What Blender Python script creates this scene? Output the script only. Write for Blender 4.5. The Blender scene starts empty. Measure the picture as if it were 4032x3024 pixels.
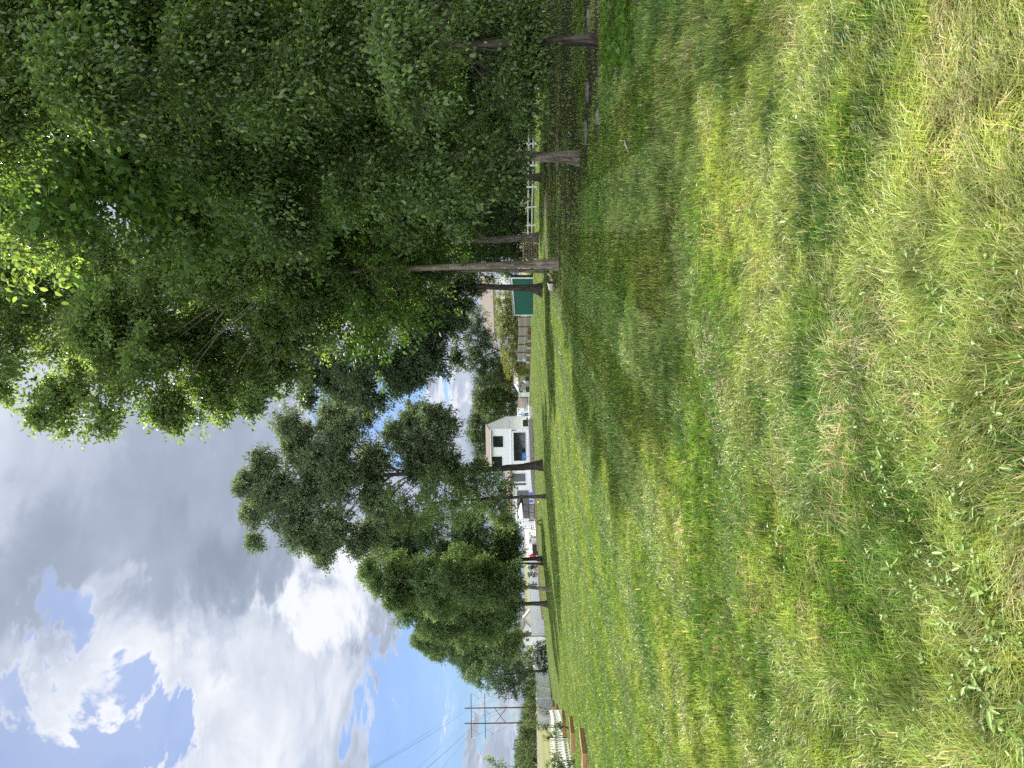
import bpy, bmesh, math, random
import numpy as np
from math import radians as R, sin, cos, pi, hypot, atan2, sqrt

# ------------------------------------------------------------------ camera
SC = bpy.context.scene
COL = SC.collection
FPX = 3028.0                       # focal length in photo pixels (4032 wide)
EYE = 1.5
PITCH = math.atan(35 / FPX)
ROLL = R(1.0)
_F = np.array([0, cos(PITCH), sin(PITCH)])
_R0 = np.array([1.0, 0, 0])
_U0 = np.array([0, -sin(PITCH), cos(PITCH)])
_U = _U0 * cos(ROLL) + _R0 * sin(ROLL)
_RT = _R0 * cos(ROLL) - _U0 * sin(ROLL)
CAMP = np.array([0, 0, EYE])

from mathutils import Matrix, Vector
cd = bpy.data.cameras.new('camera')
cd.sensor_width = 36.0
cd.lens = 36.0 * FPX / 4032.0
cd.clip_start = 0.05
cd.clip_end = 6000
cam = bpy.data.objects.new('camera', cd)
COL.objects.link(cam)
m = Matrix.Identity(4)
for i in range(3):
    m[i][0] = -_U[i]; m[i][1] = _RT[i]; m[i][2] = -_F[i]; m[i][3] = CAMP[i]
cam.matrix_world = m               # the photograph lies on its side: world up is picture left
SC.camera = cam

def ray(x, y):
    d = _F * FPX + _RT * (1512 - y) - _U * (x - 2016)
    return d / np.linalg.norm(d)
def pt(x, y, Y):
    "world point seen at photo pixel (x, y) at world depth Y"
    d = ray(x, y)
    return CAMP + d * (Y / d[1])

# ------------------------------------------------------------------ light and exposure
SC.view_settings.view_transform = 'Standard'
SC.view_settings.look = 'None'
SC.view_settings.exposure = 1.27
SC.view_settings.gamma = 1.0
SC.render.engine = 'CYCLES'
SC.cycles.use_denoising = False      # the grain of grass and leaves survives
SC.cycles.sample_clamp_indirect = 2.5
SC.cycles.max_bounces = 8
SC.cycles.diffuse_bounces = 4
SC.cycles.glossy_bounces = 3
SC.cycles.transmission_bounces = 4
SC.cycles.transparent_max_bounces = 8
SUN_EL, SUN_AZ = R(48), R(1)      # azimuth from +Y (away from the camera) towards +X
SUN_D = Vector((sin(SUN_AZ) * cos(SUN_EL), cos(SUN_AZ) * cos(SUN_EL), sin(SUN_EL)))
sl = bpy.data.lights.new('sun', 'SUN')
sl.energy = 5.0
sl.angle = R(0.6)
sl.color = (1.0, 0.93, 0.80)
so = bpy.data.objects.new('sun', sl)
COL.objects.link(so)
so.rotation_euler = SUN_D.to_track_quat('Z', 'Y').to_euler()
so.location = (20, 20, 60)

class NT:
    "small node-tree helper"
    def __init__(self, tree):
        self.t = tree; tree.nodes.clear()
    def n(self, typ, ins=None, **kw):
        nd = self.t.nodes.new(typ)
        for k, v in kw.items():
            setattr(nd, k, v)
        for k, v in (ins or {}).items():
            s = nd.inputs[k]
            if isinstance(v, bpy.types.NodeSocket):
                self.t.links.new(v, s)
            else:
                s.default_value = v
        return nd
    def math(self, op, a, b=0.0, c=None, clamp=False):
        d = {0: a, 1: b}
        if c is not None: d[2] = c
        return self.n('ShaderNodeMath', d, operation=op, use_clamp=clamp).outputs[0]
    def vmath(self, op, a, b=(0, 0, 0), out=0):
        return self.n('ShaderNodeVectorMath', {0: a, 1: b}, operation=op).outputs[out]
    def mix(self, f, a, b, blend='MIX'):
        nd = self.n('ShaderNodeMix', data_type='RGBA', blend_type=blend)
        for i, v in ((0, f), (6, a), (7, b)):
            if isinstance(v, bpy.types.NodeSocket): self.t.links.new(v, nd.inputs[i])
            else:
                if i and len(v) == 3: v = (*v, 1)
                nd.inputs[i].default_value = v
        return nd.outputs[2]
    def noise(self, vec, scale, detail=4, rough=0.55, dist=0.0, out=0):
        return self.n('ShaderNodeTexNoise', {'Vector': vec, 'Scale': scale, 'Detail': detail, 'Roughness': rough, 'Distortion': dist}).outputs[out]
    def rng(self, v, a, b, c=0.0, d=1.0, smooth=False):
        nd = self.n('ShaderNodeMapRange', {0: v, 1: a, 2: b, 3: c, 4: d})
        if smooth: nd.interpolation_type = 'SMOOTHSTEP'
        return nd.outputs[0]

W = bpy.data.worlds.new("World")
SC.world = W
W.use_nodes = True
def build_sky():
    N = NT(W.node_tree)
    g = N.n('ShaderNodeTexCoord').outputs['Generated']
    sky = N.n('ShaderNodeTexSky', sky_type='NISHITA')
    sky.sun_disc = False
    sky.sun_elevation = SUN_EL
    sky.sun_rotation = SUN_AZ
    sky.air_density = 1.0; sky.dust_density = 0.6; sky.ozone_density = 1.6
    sep = N.n('ShaderNodeSeparateXYZ', {0: g})
    tint = N.mix(N.rng(sep.outputs[2], 0.05, 0.45), (0.36, 0.56, 0.90), (0.72, 0.78, 0.92))
    bg1 = N.n('ShaderNodeBackground', {'Color': N.mix(1.0, sky.outputs[0], tint, 'MULTIPLY'), 'Strength': 0.055})
    z = N.math('MAXIMUM', sep.outputs[2], 0.0)
    k = N.math('DIVIDE', 1.0, N.math('ADD', z, 0.22))
    plane = N.vmath('MULTIPLY', g, N.n('ShaderNodeCombineXYZ', {0: k, 1: k, 2: 0.0}).outputs[0])
    # ragged edges: push the direction about before measuring the openings
    w1 = N.vmath('SUBTRACT', N.noise(plane, 3.2, 6, 0.62, 0.4, out=1), (0.5, 0.5, 0.5))
    sc = N.n('ShaderNodeVectorMath', {0: w1, 'Scale': 0.34}, operation='SCALE').outputs[0]
    gd = N.vmath('NORMALIZE', N.vmath('ADD', g, sc))
    def blob(x, y, r, soft=0.6):
        d = ray(x, y)
        a = r / FPX
        dt = N.vmath('DOT_PRODUCT', gd, tuple(d), out=1)
        return N.rng(dt, cos(a * (1 + soft)), cos(a * (1 - soft)), 0, 1, smooth=True)
    def total(items):
        acc = None
        for (x, y, r, wgt) in items:
            b = N.math('MULTIPLY', blob(x, y, r), wgt)
            acc = b if acc is None else N.math('ADD', acc, b)
        return acc
    holes = total([(330, 2970, 165, 1.0), (180, 3080, 170, .9), (480, 2860, 100, .8), (385, 2310, 85, .9), (350, 2430, 70, .8), (120, 2670, 60, .7),
                   (1640, 2860, 190, 1.0), (1640, 2640, 120, .9), (1640, 3100, 200, 1.0), (1500, 1560, 170, 1.0), (1480, 1760, 130, .8), (1640, 2300, 120, .6), (1950, 2700, 90, .5)])
    base = N.noise(plane, 1.5, 7, 0.58, 0.6)
    dens = N.math('SUBTRACT', N.math('ADD', base, 0.33), N.math('MULTIPLY', holes, 0.62))
    alpha = N.rng(dens, 0.30, 0.70, 0, 1, smooth=True)
    alpha = N.math('ADD', 0.22, N.math('MULTIPLY', alpha, 0.78))
    # brightness of the cloud itself: thick grey undersides, white ragged tops
    lit = total([(-180, 1500, 480, .6), (1277, 2340, 130, .9), (1200, 2500, 190, .5), (330, 2680, 170, .6), (510, 2290, 80, .7), (900, 2780, 260, .22), (1150, 2760, 300, .18), (700, 2900, 220, .35), (830, 2560, 120, .2), (1000, 2900, 120, .25), (1760, 1560, 90, .8),
                 (1300, 1560, 120, .3), (1850, 2860, 60, .5), (620, 2620, 170, .25)])
    drk = total([(640, 2050, 300, .30), (860, 2330, 200, .5), (1060, 2230, 130, .5), (220, 2280, 190, .40), (1000, 1800, 300, .2), (1500, 2420, 120, .3), (250, 1850, 220, .25)])
    n2 = N.noise(plane, 2.2, 5, 0.52, 0.9)
    thin = N.rng(dens, 0.5, 0.85, 1.0, 0.0, smooth=True)
    n3 = N.noise(plane, 6.5, 6, 0.62, 0.5)
    br = N.math('ADD', N.math('MULTIPLY', N.math('SUBTRACT', n2, 0.5), 1.0), N.math('MULTIPLY', N.math('SUBTRACT', n3, 0.5), 0.55))
    br = N.math('ADD', br, N.math('MULTIPLY', thin, 0.28))
    br = N.math('ADD', br, N.math('MULTIPLY', N.math('SUBTRACT', lit, drk), 0.62))
    br = N.rng(br, -0.70, 0.80, 0, 1)
    away = N.rng(sep.outputs[1], -0.1, -0.75, 0.0, 1.0, smooth=True)   # brighter clouds added behind the camera, out of view, to fill shaded sides
    br = N.math('ADD', br, N.math('MULTIPLY', away, 0.5))
    ramp = N.n('ShaderNodeValToRGB', {0: br})
    el = ramp.color_ramp.elements
    el[0].position = 0.0; el[0].color = (0.295, 0.35, 0.455, 1)
    el[1].position = 1.0; el[1].color = (0.90, 0.92, 0.97, 1)
    e = el.new(0.35); e.color = (0.40, 0.46, 0.58, 1)
    e = el.new(0.65); e.color = (0.60, 0.66, 0.78, 1)
    bg2 = N.n('ShaderNodeBackground', {'Color': ramp.outputs[0], 'Strength': N.math('ADD', 0.44, N.math('MULTIPLY', away, 0.85))})
    mx = N.n('ShaderNodeMixShader', {0: alpha, 1: bg1.outputs[0], 2: bg2.outputs[0]})
    out = N.n('ShaderNodeOutputWorld', {'Surface': mx.outputs[0]})
build_sky()

# ------------------------------------------------------------------ terrain shape
def sst(a, b, v):
    t = np.clip((v - a) / (b - a), 0, 1)
    return t * t * (3 - 2 * t)
_px = np.array([-2000, -150, -110, -80, -60, -45, -31, -21, -12, -3, 0, 3000.])
_pz = np.array([-4.4, -4.4, -4.2, -3.7, -3.0, -2.06, -0.98, -0.45, -0.16, 0, 0, 0])
def gz(x, y):
    x = np.asarray(x, float); y = np.asarray(y, float)
    p = np.interp(x, _px, _pz)
    k = 1 + 1.1 * sst(95, 55, y)
    z = np.maximum(p * k, -4.6)
    z = z * sst(2, 9, np.hypot(x, y))
    z = z + 0.02 * np.sin(x * 0.9 + 1.3) * np.sin(y * 0.7) * sst(2, 8, y)
    return z
def gp(x, y):
    "ground point seen at photo pixel"
    d = ray(x, y)
    lo = 1.0
    t = 1.0
    for t in np.geomspace(1.0, 2500, 900):
        q = CAMP + d * t
        if q[2] < gz(q[0], q[1]):
            hi = t; break
        lo = t
    else:
        return CAMP + d * 2000
    for _ in range(30):
        mid = (lo + hi) / 2
        q = CAMP + d * mid
        if q[2] < gz(q[0], q[1]): hi = mid
        else: lo = mid
    return CAMP + d * hi
def px(Y): return Y / FPX          # metres per photo pixel at depth Y

rng = np.random.default_rng(7)
_lat = np.random.default_rng(99).random((8, 256, 256))
def vnoise(x, y, scale, seed=0):
    x = np.asarray(x) / scale + 50.3; y = np.asarray(y) / scale + 71.7
    xi = np.floor(x).astype(int); yi = np.floor(y).astype(int)
    fx = x - xi; fy = y - yi
    fx = fx * fx * (3 - 2 * fx); fy = fy * fy * (3 - 2 * fy)
    L = _lat[seed % 8]
    a = L[xi % 256, yi % 256]; b = L[(xi + 1) % 256, yi % 256]
    c = L[xi % 256, (yi + 1) % 256]; d = L[(xi + 1) % 256, (yi + 1) % 256]
    return (a * (1 - fx) + b * fx) * (1 - fy) + (c * (1 - fx) + d * fx) * fy
def fbm(x, y, scale, seed=0):
    return 0.55 * vnoise(x, y, scale, seed) + 0.3 * vnoise(x, y, scale / 2.1, seed + 1) + 0.15 * vnoise(x, y, scale / 4.3, seed + 2)

# ------------------------------------------------------------------ object helpers
def tag(o, label=None, cat=None, group=None, kind=None):
    if label: o['label'] = label
    if cat: o['category'] = cat
    if group: o['group'] = group
    if kind: o['kind'] = kind
    return o
def thing(name, label, cat, loc, group=None):
    o = bpy.data.objects.new(name, None)
    COL.objects.link(o)
    o.location = loc
    o.empty_display_size = 0.3
    return tag(o, label, cat, group)
def wloc(o):
    v = Vector((0, 0, 0))
    while o is not None:
        v = v + o.location; o = o.parent
    return np.array(v)
def link(name, me, mat, parent=None, loc=None):
    o = bpy.data.objects.new(name, me)
    COL.objects.link(o)
    if mat is not None: me.materials.append(mat)
    if parent is not None: o.parent = parent
    elif loc is not None: o.location = loc
    return o
class MB:
    "collects shapes in world coordinates; build() makes ONE mesh object"
    def __init__(self): self.v = []; self.f = []; self.sm = []
    def add(self, vs, fs, smooth=False):
        b = len(self.v)
        self.v += [tuple(p) for p in vs]
        self.f += [tuple(i + b for i in f) for f in fs]
        self.sm += [smooth] * len(fs)
        return self
    def box(self, c, s, rz=0.0, rx=0.0, ry=0.0):
        M = Matrix.Rotation(rz, 3, 'Z') @ Matrix.Rotation(ry, 3, 'Y') @ Matrix.Rotation(rx, 3, 'X')
        vs = [Vector(c) + M @ Vector((sx * s[0] / 2, sy * s[1] / 2, sz * s[2] / 2)) for sz in (-1, 1) for sx, sy in ((-1, -1), (1, -1), (1, 1), (-1, 1))]
        return self.add(vs, [(3, 2, 1, 0), (4, 5, 6, 7), (0, 1, 5, 4), (1, 2, 6, 5), (2, 3, 7, 6), (3, 0, 4, 7)])
    def prism(self, poly, d):
        "poly: list of 3-D points (planar), extruded by vector d"
        n = len(poly); d = Vector(d)
        vs = [Vector(p) for p in poly] + [Vector(p) + d for p in poly]
        fs = [tuple(range(n - 1, -1, -1)), tuple(range(n, 2 * n))] + [(i, (i + 1) % n, n + (i + 1) % n, n + i) for i in range(n)]
        return self.add(vs, fs)
    def tube(self, path, rad, sides=8, cap=True):
        P = [Vector(p) for p in path]
        if not hasattr(rad, '__len__'): rad = [rad] * len(P)
        vs = []; fs = []
        prev = None
        for i, p in enumerate(P):
            t = (P[min(i + 1, len(P) - 1)] - P[max(i - 1, 0)])
            if t.length < 1e-9: t = Vector((0, 0, 1))
            t.normalize()
            a = prev if prev is not None else (Vector((1, 0, 0)) if abs(t.x) < 0.8 else Vector((0, 1, 0)))
            a = (a - t * a.dot(t)); a.normalize(); prev = a
            b = t.cross(a)
            for k in range(sides):
                an = 2 * pi * k / sides
                vs.append(p + (a * cos(an) + b * sin(an)) * rad[i])
        for i in range(len(P) - 1):
            for k in range(sides):
                k2 = (k + 1) % sides
                fs.append((i * sides + k, i * sides + k2, (i + 1) * sides + k2, (i + 1) * sides + k))
        if cap:
            fs.append(tuple(range(sides - 1, -1, -1))); fs.append(tuple((len(P) - 1) * sides + k for k in range(sides)))
        return self.add(vs, fs, True)
    def lathe(self, c, prof, sides=16, axis=None):
        M = Matrix.Identity(3)
        if axis is not None: M = Vector(axis).to_track_quat('Z', 'Y').to_matrix()
        vs = [Vector(c) + M @ Vector((r * cos(2 * pi * k / sides), r * sin(2 * pi * k / sides), h)) for r, h in prof for k in range(sides)]
        fs = [(i * sides + k, i * sides + (k + 1) % sides, (i + 1) * sides + (k + 1) % sides, (i + 1) * sides + k) for i in range(len(prof) - 1) for k in range(sides)]
        fs += [tuple(range(sides - 1, -1, -1)), tuple((len(prof) - 1) * sides + k for k in range(sides))]
        return self.add(vs, fs, True)
    def ball(self, c, r, n=10, jitter=0.0, seed=0):
        rr = random.Random(seed)
        vs = []; fs = []
        r = r if hasattr(r, '__len__') else (r, r, r)
        for i in range(n + 1):
            th = pi * i / n
            for k in range(2 * n):
                ph = pi * k / n
                q = 1 + (rr.uniform(-jitter, jitter) if 0 < i < n else 0)
                vs.append((c[0] + r[0] * sin(th) * cos(ph) * q, c[1] + r[1] * sin(th) * sin(ph) * q, c[2] + r[2] * cos(th) * q))
        for i in range(n):
            for k in range(2 * n):
                k2 = (k + 1) % (2 * n)
                fs.append((i * 2 * n + k, (i + 1) * 2 * n + k, (i + 1) * 2 * n + k2, i * 2 * n + k2))
        return self.add(vs, fs, True)
    def build(self, name, mat, parent=None, loc=(0, 0, 0)):
        off = Vector(wloc(parent)) if parent is not None else Vector(loc)
        me = bpy.data.meshes.new(name)
        me.from_pydata([tuple(Vector(p) - off) for p in self.v], [], self.f)
        me.polygons.foreach_set('use_smooth', self.sm)
        me.validate(); me.update()
        bm = bmesh.new(); bm.from_mesh(me); bmesh.ops.recalc_face_normals(bm, faces=bm.faces); bm.to_mesh(me); bm.free()
        return link(name, me, mat, parent, off)
def np_mesh(name, V, F, col=None, smooth=False):
    "V (n,3), F (m,k) fast mesh with optional per-vertex colour"
    me = bpy.data.meshes.new(name)
    V = np.ascontiguousarray(V, np.float32); F = np.ascontiguousarray(F, np.int32)
    k = F.shape[1]
    me.vertices.add(len(V)); me.vertices.foreach_set('co', V.ravel())
    me.loops.add(F.size); me.loops.foreach_set('vertex_index', F.ravel())
    me.polygons.add(len(F))
    me.polygons.foreach_set('loop_start', np.arange(len(F), dtype=np.int32) * k)
    me.polygons.foreach_set('loop_total', np.full(len(F), k, np.int32))
    if smooth: me.polygons.foreach_set('use_smooth', np.ones(len(F), bool))
    me.update(calc_edges=True)
    if col is not None:
        at = me.color_attributes.new('tint', 'FLOAT_COLOR', 'POINT')
        c = np.ones((len(V), 4), np.float32); c[:, :3] = col
        at.data.foreach_set('color', c.ravel())
    return me
def copy_tree(o, parent=None):
    c = o.copy(); COL.objects.link(c)
    if parent is not None: c.parent = parent
    for ch in [q for q in o.children]:
        copy_tree(ch, c)
    return c

# ------------------------------------------------------------------ materials
def mat(name, col, rough=0.6, spec=0.4, var=0.12, scale=6.0, bump=0.0, metal=0.0, stretch=(1, 1, 1), dark=None):
    m_ = bpy.data.materials.new(name); m_.use_nodes = True
    N = NT(m_.node_tree)
    g = N.n('ShaderNodeTexCoord').outputs['Object']
    v = N.vmath('MULTIPLY', g, stretch)
    n1 = N.noise(v, scale, 6, 0.6)
    lo = tuple(c * (1 - var) for c in (dark or col)); hi = tuple(min(1, c * (1 + var)) for c in col)
    c = N.mix(N.rng(n1, 0.3, 0.7), lo, hi)
    ins = {'Base Color': c, 'Roughness': rough, 'Specular IOR Level': spec, 'Metallic': metal}
    if bump:
        b = N.n('ShaderNodeBump', {'Height': n1, 'Strength': bump, 'Distance': 0.03})
        ins['Normal'] = b.outputs[0]
    p = N.n('ShaderNodeBsdfPrincipled', ins)
    N.n('ShaderNodeOutputMaterial', {0: p.outputs[0]})
    return m_
def leaf_mat(name, transl=0.38, rough=0.42, gain=(1, 1, 1), spec=0.35, tgain=(1.4, 1.4, 0.8)):
    m_ = bpy.data.materials.new(name); m_.use_nodes = True
    N = NT(m_.node_tree)
    a = N.n('ShaderNodeAttribute', attribute_name='tint').outputs[0]
    c = N.mix(1.0, a, gain, 'MULTIPLY')
    p = N.n('ShaderNodeBsdfPrincipled', {'Base Color': c, 'Roughness': rough, 'Specular IOR Level': spec})
    t = N.n('ShaderNodeBsdfTranslucent', {'Color': N.mix(1.0, c, tgain, 'MULTIPLY')})
    mx = N.n('ShaderNodeMixShader', {0: transl, 1: p.outputs[0], 2: t.outputs[0]})
    N.n('ShaderNodeOutputMaterial', {0: mx.outputs[0]})
    return m_
def bark_mat(name, c1, c2, scale=7):
    m_ = bpy.data.materials.new(name); m_.use_nodes = True
    N = NT(m_.node_tree)
    g = N.n('ShaderNodeTexCoord').outputs['Object']
    v = N.vmath('MULTIPLY', g, (1, 1, 0.16))
    n1 = N.noise(v, scale * 1.7, 8, 0.72, 0.8)
    n2 = N.noise(g, 1.6, 4, 0.6)
    c = N.mix(N.rng(n1, 0.40, 0.62), tuple(x * .6 for x in c1), c2)
    c = N.mix(N.rng(n2, 0.42, 0.75, 0, 0.55), c, tuple(x * 0.55 for x in c1))
    b = N.n('ShaderNodeBump', {'Height': n1, 'Strength': 1.0, 'Distance': 0.07})
    p = N.n('ShaderNodeBsdfPrincipled', {'Base Color': c, 'Roughness': 0.9, 'Specular IOR Level': 0.15, 'Normal': b.outputs[0]})
    N.n('ShaderNodeOutputMaterial', {0: p.outputs[0]})
    return m_
M = {}
M['leaf'] = leaf_mat('leaf_green', 0.52, tgain=(2.0, 2.0, 0.9))
M['leaf_far'] = leaf_mat('leaf_far', 0.34, 0.6, spec=0.2)
M['leaf_gloss'] = leaf_mat('leaf_glossy', 0.5, 0.26, spec=0.6, tgain=(2.0, 2.0, 0.9))
M['grass'] = leaf_mat('grass_blades', 0.28, 0.44, spec=0.26, tgain=(1.25, 1.25, 0.8))
M['bark_grey'] = bark_mat('bark_grey', (0.10, 0.085, 0.065), (0.30, 0.27, 0.22))
M['bark_dark'] = bark_mat('bark_dark', (0.045, 0.038, 0.030), (0.14, 0.12, 0.10))
M['bark_tan'] = bark_mat('bark_tan', (0.17, 0.145, 0.10), (0.42, 0.37, 0.29))
M['white'] = mat('white_vinyl', (0.88, 0.885, 0.89), 0.45, 0.4, 0.05, 2)
M['siding'] = mat('white_siding', (0.80, 0.83, 0.84), 0.55, 0.3, 0.04, 1.2)
M['trim'] = mat('white_trim', (0.84, 0.84, 0.84), 0.5, 0.3, 0.03, 4)
M['roof_pink'] = mat('pinkish_shingle', (0.150, 0.115, 0.108), 0.9, 0.1, 0.18, 9)
M['roof_tan'] = mat('tan_shingle', (0.155, 0.135, 0.118), 0.9, 0.1, 0.12, 9)
M['roof_grey'] = mat('grey_shingle', (0.33, 0.33, 0.34), 0.9, 0.1, 0.1, 8)
M['roof_dark'] = mat('dark_shingle', (0.09, 0.09, 0.10), 0.9, 0.1, 0.2, 8)
M['grey_wall'] = mat('grey_siding', (0.30, 0.30, 0.285), 0.7, 0.2, 0.12, 2, stretch=(1, 1, 5))
M['beige'] = mat('beige_siding', (0.55, 0.52, 0.45), 0.7, 0.2, 0.06, 2)
M['fence_shade'] = mat('shade_grey_vinyl', (0.66, 0.68, 0.70), 0.5, 0.3, 0.07, 1.2)  # white vinyl with the trees' shade mixed into its colour; also the grey screen
M['glass'] = mat('window_glass', (0.018, 0.022, 0.022), 0.06, 0.6, 0.3, 1.5)
M['frame_dark'] = mat('dark_frame', (0.03, 0.03, 0.032), 0.4, 0.4, 0.1, 5)
M['green'] = mat('green_panel', (0.022, 0.125, 0.085), 0.55, 0.35, 0.10, 3)
M['trellis'] = mat('weathered_panel', (0.34, 0.315, 0.25), 0.85, 0.15, 0.2, 5, stretch=(6, 6, 1))
M['trellis_post'] = mat('dark_wood_post', (0.085, 0.07, 0.055), 0.85, 0.15, 0.2, 5)
M['stone'] = mat('stone_wall', (0.30, 0.285, 0.26), 0.9, 0.15, 0.45, 5, bump=0.6, dark=(0.16, 0.15, 0.14))
M['pillar'] = mat('pale_stone', (0.55, 0.52, 0.46), 0.85, 0.2, 0.1, 8)
M['brown_wall'] = mat('brown_block', (0.20, 0.155, 0.11), 0.9, 0.15, 0.2, 7, bump=0.4)
M['brick'] = mat('pinkish_brick', (0.44, 0.30, 0.25), 0.9, 0.15, 0.15, 12)
M['concrete'] = mat('pale_concrete', (0.60, 0.58, 0.54), 0.9, 0.15, 0.1, 3)
M['cedar'] = mat('cedar_board', (0.36, 0.225, 0.11), 0.7, 0.25, 0.2, 5, stretch=(1, 1, 9), dark=(0.25, 0.15, 0.07))
M['cedar_edge'] = mat('cedar_edge', (0.58, 0.38, 0.19), 0.7, 0.25, 0.15, 6)
M['soil'] = mat('bed_soil', (0.055, 0.04, 0.028), 0.95, 0.1, 0.4, 14, bump=0.8)
M['pole_wood'] = mat('brown_pole', (0.075, 0.045, 0.035), 0.85, 0.15, 0.2, 3)
M['wire'] = mat('dark_wire', (0.06, 0.06, 0.065), 0.5, 0.3, 0.05, 1)
M['insul'] = mat('insulator', (0.22, 0.22, 0.23), 0.4, 0.4, 0.05, 1)
M['black'] = mat('black_cover', (0.022, 0.024, 0.022), 0.6, 0.3, 0.25, 6)
M['darkgreen'] = mat('dark_green_cover', (0.028, 0.036, 0.024), 0.65, 0.3, 0.3, 6)
M['charcoal'] = mat('charcoal_wicker', (0.035, 0.035, 0.037), 0.7, 0.3, 0.2, 30)
M['cushion'] = mat('white_cushion', (0.75, 0.74, 0.70), 0.85, 0.1, 0.05, 10)
M['blue'] = mat('blue_plastic', (0.03, 0.19, 0.50), 0.35, 0.5, 0.05, 3)
M['violet'] = mat('violet_blue_cloth', (0.15, 0.20, 0.60), 0.8, 0.2, 0.08, 8)
M['paleblue'] = mat('pale_blue_plastic', (0.36, 0.52, 0.60), 0.4, 0.4, 0.08, 4)
M['navy'] = mat('navy_metal', (0.02, 0.035, 0.09), 0.4, 0.4, 0.1, 4)
M['red'] = mat('red_cloth', (0.55, 0.07, 0.045), 0.75, 0.2, 0.12, 5)
M['tan'] = mat('tan_wood', (0.36, 0.27, 0.18), 0.75, 0.2, 0.2, 8)
M['brown'] = mat('brown_wood', (0.085, 0.05, 0.035), 0.7, 0.2, 0.25, 8)
M['grey'] = mat('grey_paint', (0.33, 0.33, 0.32), 0.6, 0.3, 0.1, 5)
M['mint'] = mat('mint_canvas', (0.58, 0.72, 0.64), 0.7, 0.2, 0.05, 5)
M['bark_log'] = mat('log_bark', (0.10, 0.082, 0.062), 0.9, 0.1, 0.3, 12, bump=0.6)
M['log_end'] = mat('log_end', (0.25, 0.21, 0.155), 0.9, 0.1, 0.25, 14)
M['rock'] = mat('grey_rock', (0.20, 0.185, 0.16), 0.9, 0.15, 0.25, 7, bump=0.7)
M['skin'] = mat('skin', (0.36, 0.21, 0.15), 0.55, 0.3, 0.05, 6)
M['hair'] = mat('dark_hair', (0.012, 0.010, 0.010), 0.6, 0.3, 0.1, 20)
M['shirt'] = mat('light_blue_shirt', (0.22, 0.45, 0.74), 0.85, 0.1, 0.08, 14)
M['trousers'] = mat('black_trousers', (0.014, 0.014, 0.017), 0.85, 0.1, 0.1, 12)
M['twig'] = mat('pale_twig', (0.36, 0.32, 0.26), 0.9, 0.1, 0.2, 9)

# ------------------------------------------------------------------ ground sheet and lawn
STR_D = np.array([0.21, 0.978])            # mowing direction
def stripe(x, y):
    s = (x * STR_D[1] - y * STR_D[0]) + 0.9 * (vnoise(x, y, 9, 3) - 0.5)
    return 0.5 + 0.5 * np.sin(s * 2 * pi / 1.9)
DIRT = [(gp(2325, 300), .9), (gp(2312, 520), 1.0), (gp(2352, 460), 0.5), (gp(2318, 80), 1.0), (gp(2285, 650), 1.0), (gp(2350, 170), 1.0), (gp(2205, 1040), 1.2), (gp(2160, 1130), 1.7), (gp(2230, 760), 1.4),
        (gp(2410, 60), 0.5), (gp(2440, 230), 0.35)]
SHADY = [(gp(2190, 150), 9.0), (gp(2180, 420), 7.0), (gp(2230, 60), 6.0), (gp(2250, 520), 4.0), (gp(2150, 700), 6.0)]  # zones with sparse grass and tree shade painted into the ground colour
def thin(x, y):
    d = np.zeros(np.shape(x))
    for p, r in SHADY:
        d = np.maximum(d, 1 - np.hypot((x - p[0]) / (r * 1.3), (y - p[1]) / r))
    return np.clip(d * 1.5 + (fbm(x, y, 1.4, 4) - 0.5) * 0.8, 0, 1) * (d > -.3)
def dirt(x, y):
    d = np.zeros(np.shape(x))
    for p, r in DIRT:
        d = np.maximum(d, 1 - np.hypot((x - p[0]) / (r * 1.8), (y - p[1]) / r))
    return np.clip(d * 1.6 + (fbm(x, y, 0.9, 2) - 0.5) * 0.9, 0, 1) * (d > -0.4)
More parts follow.
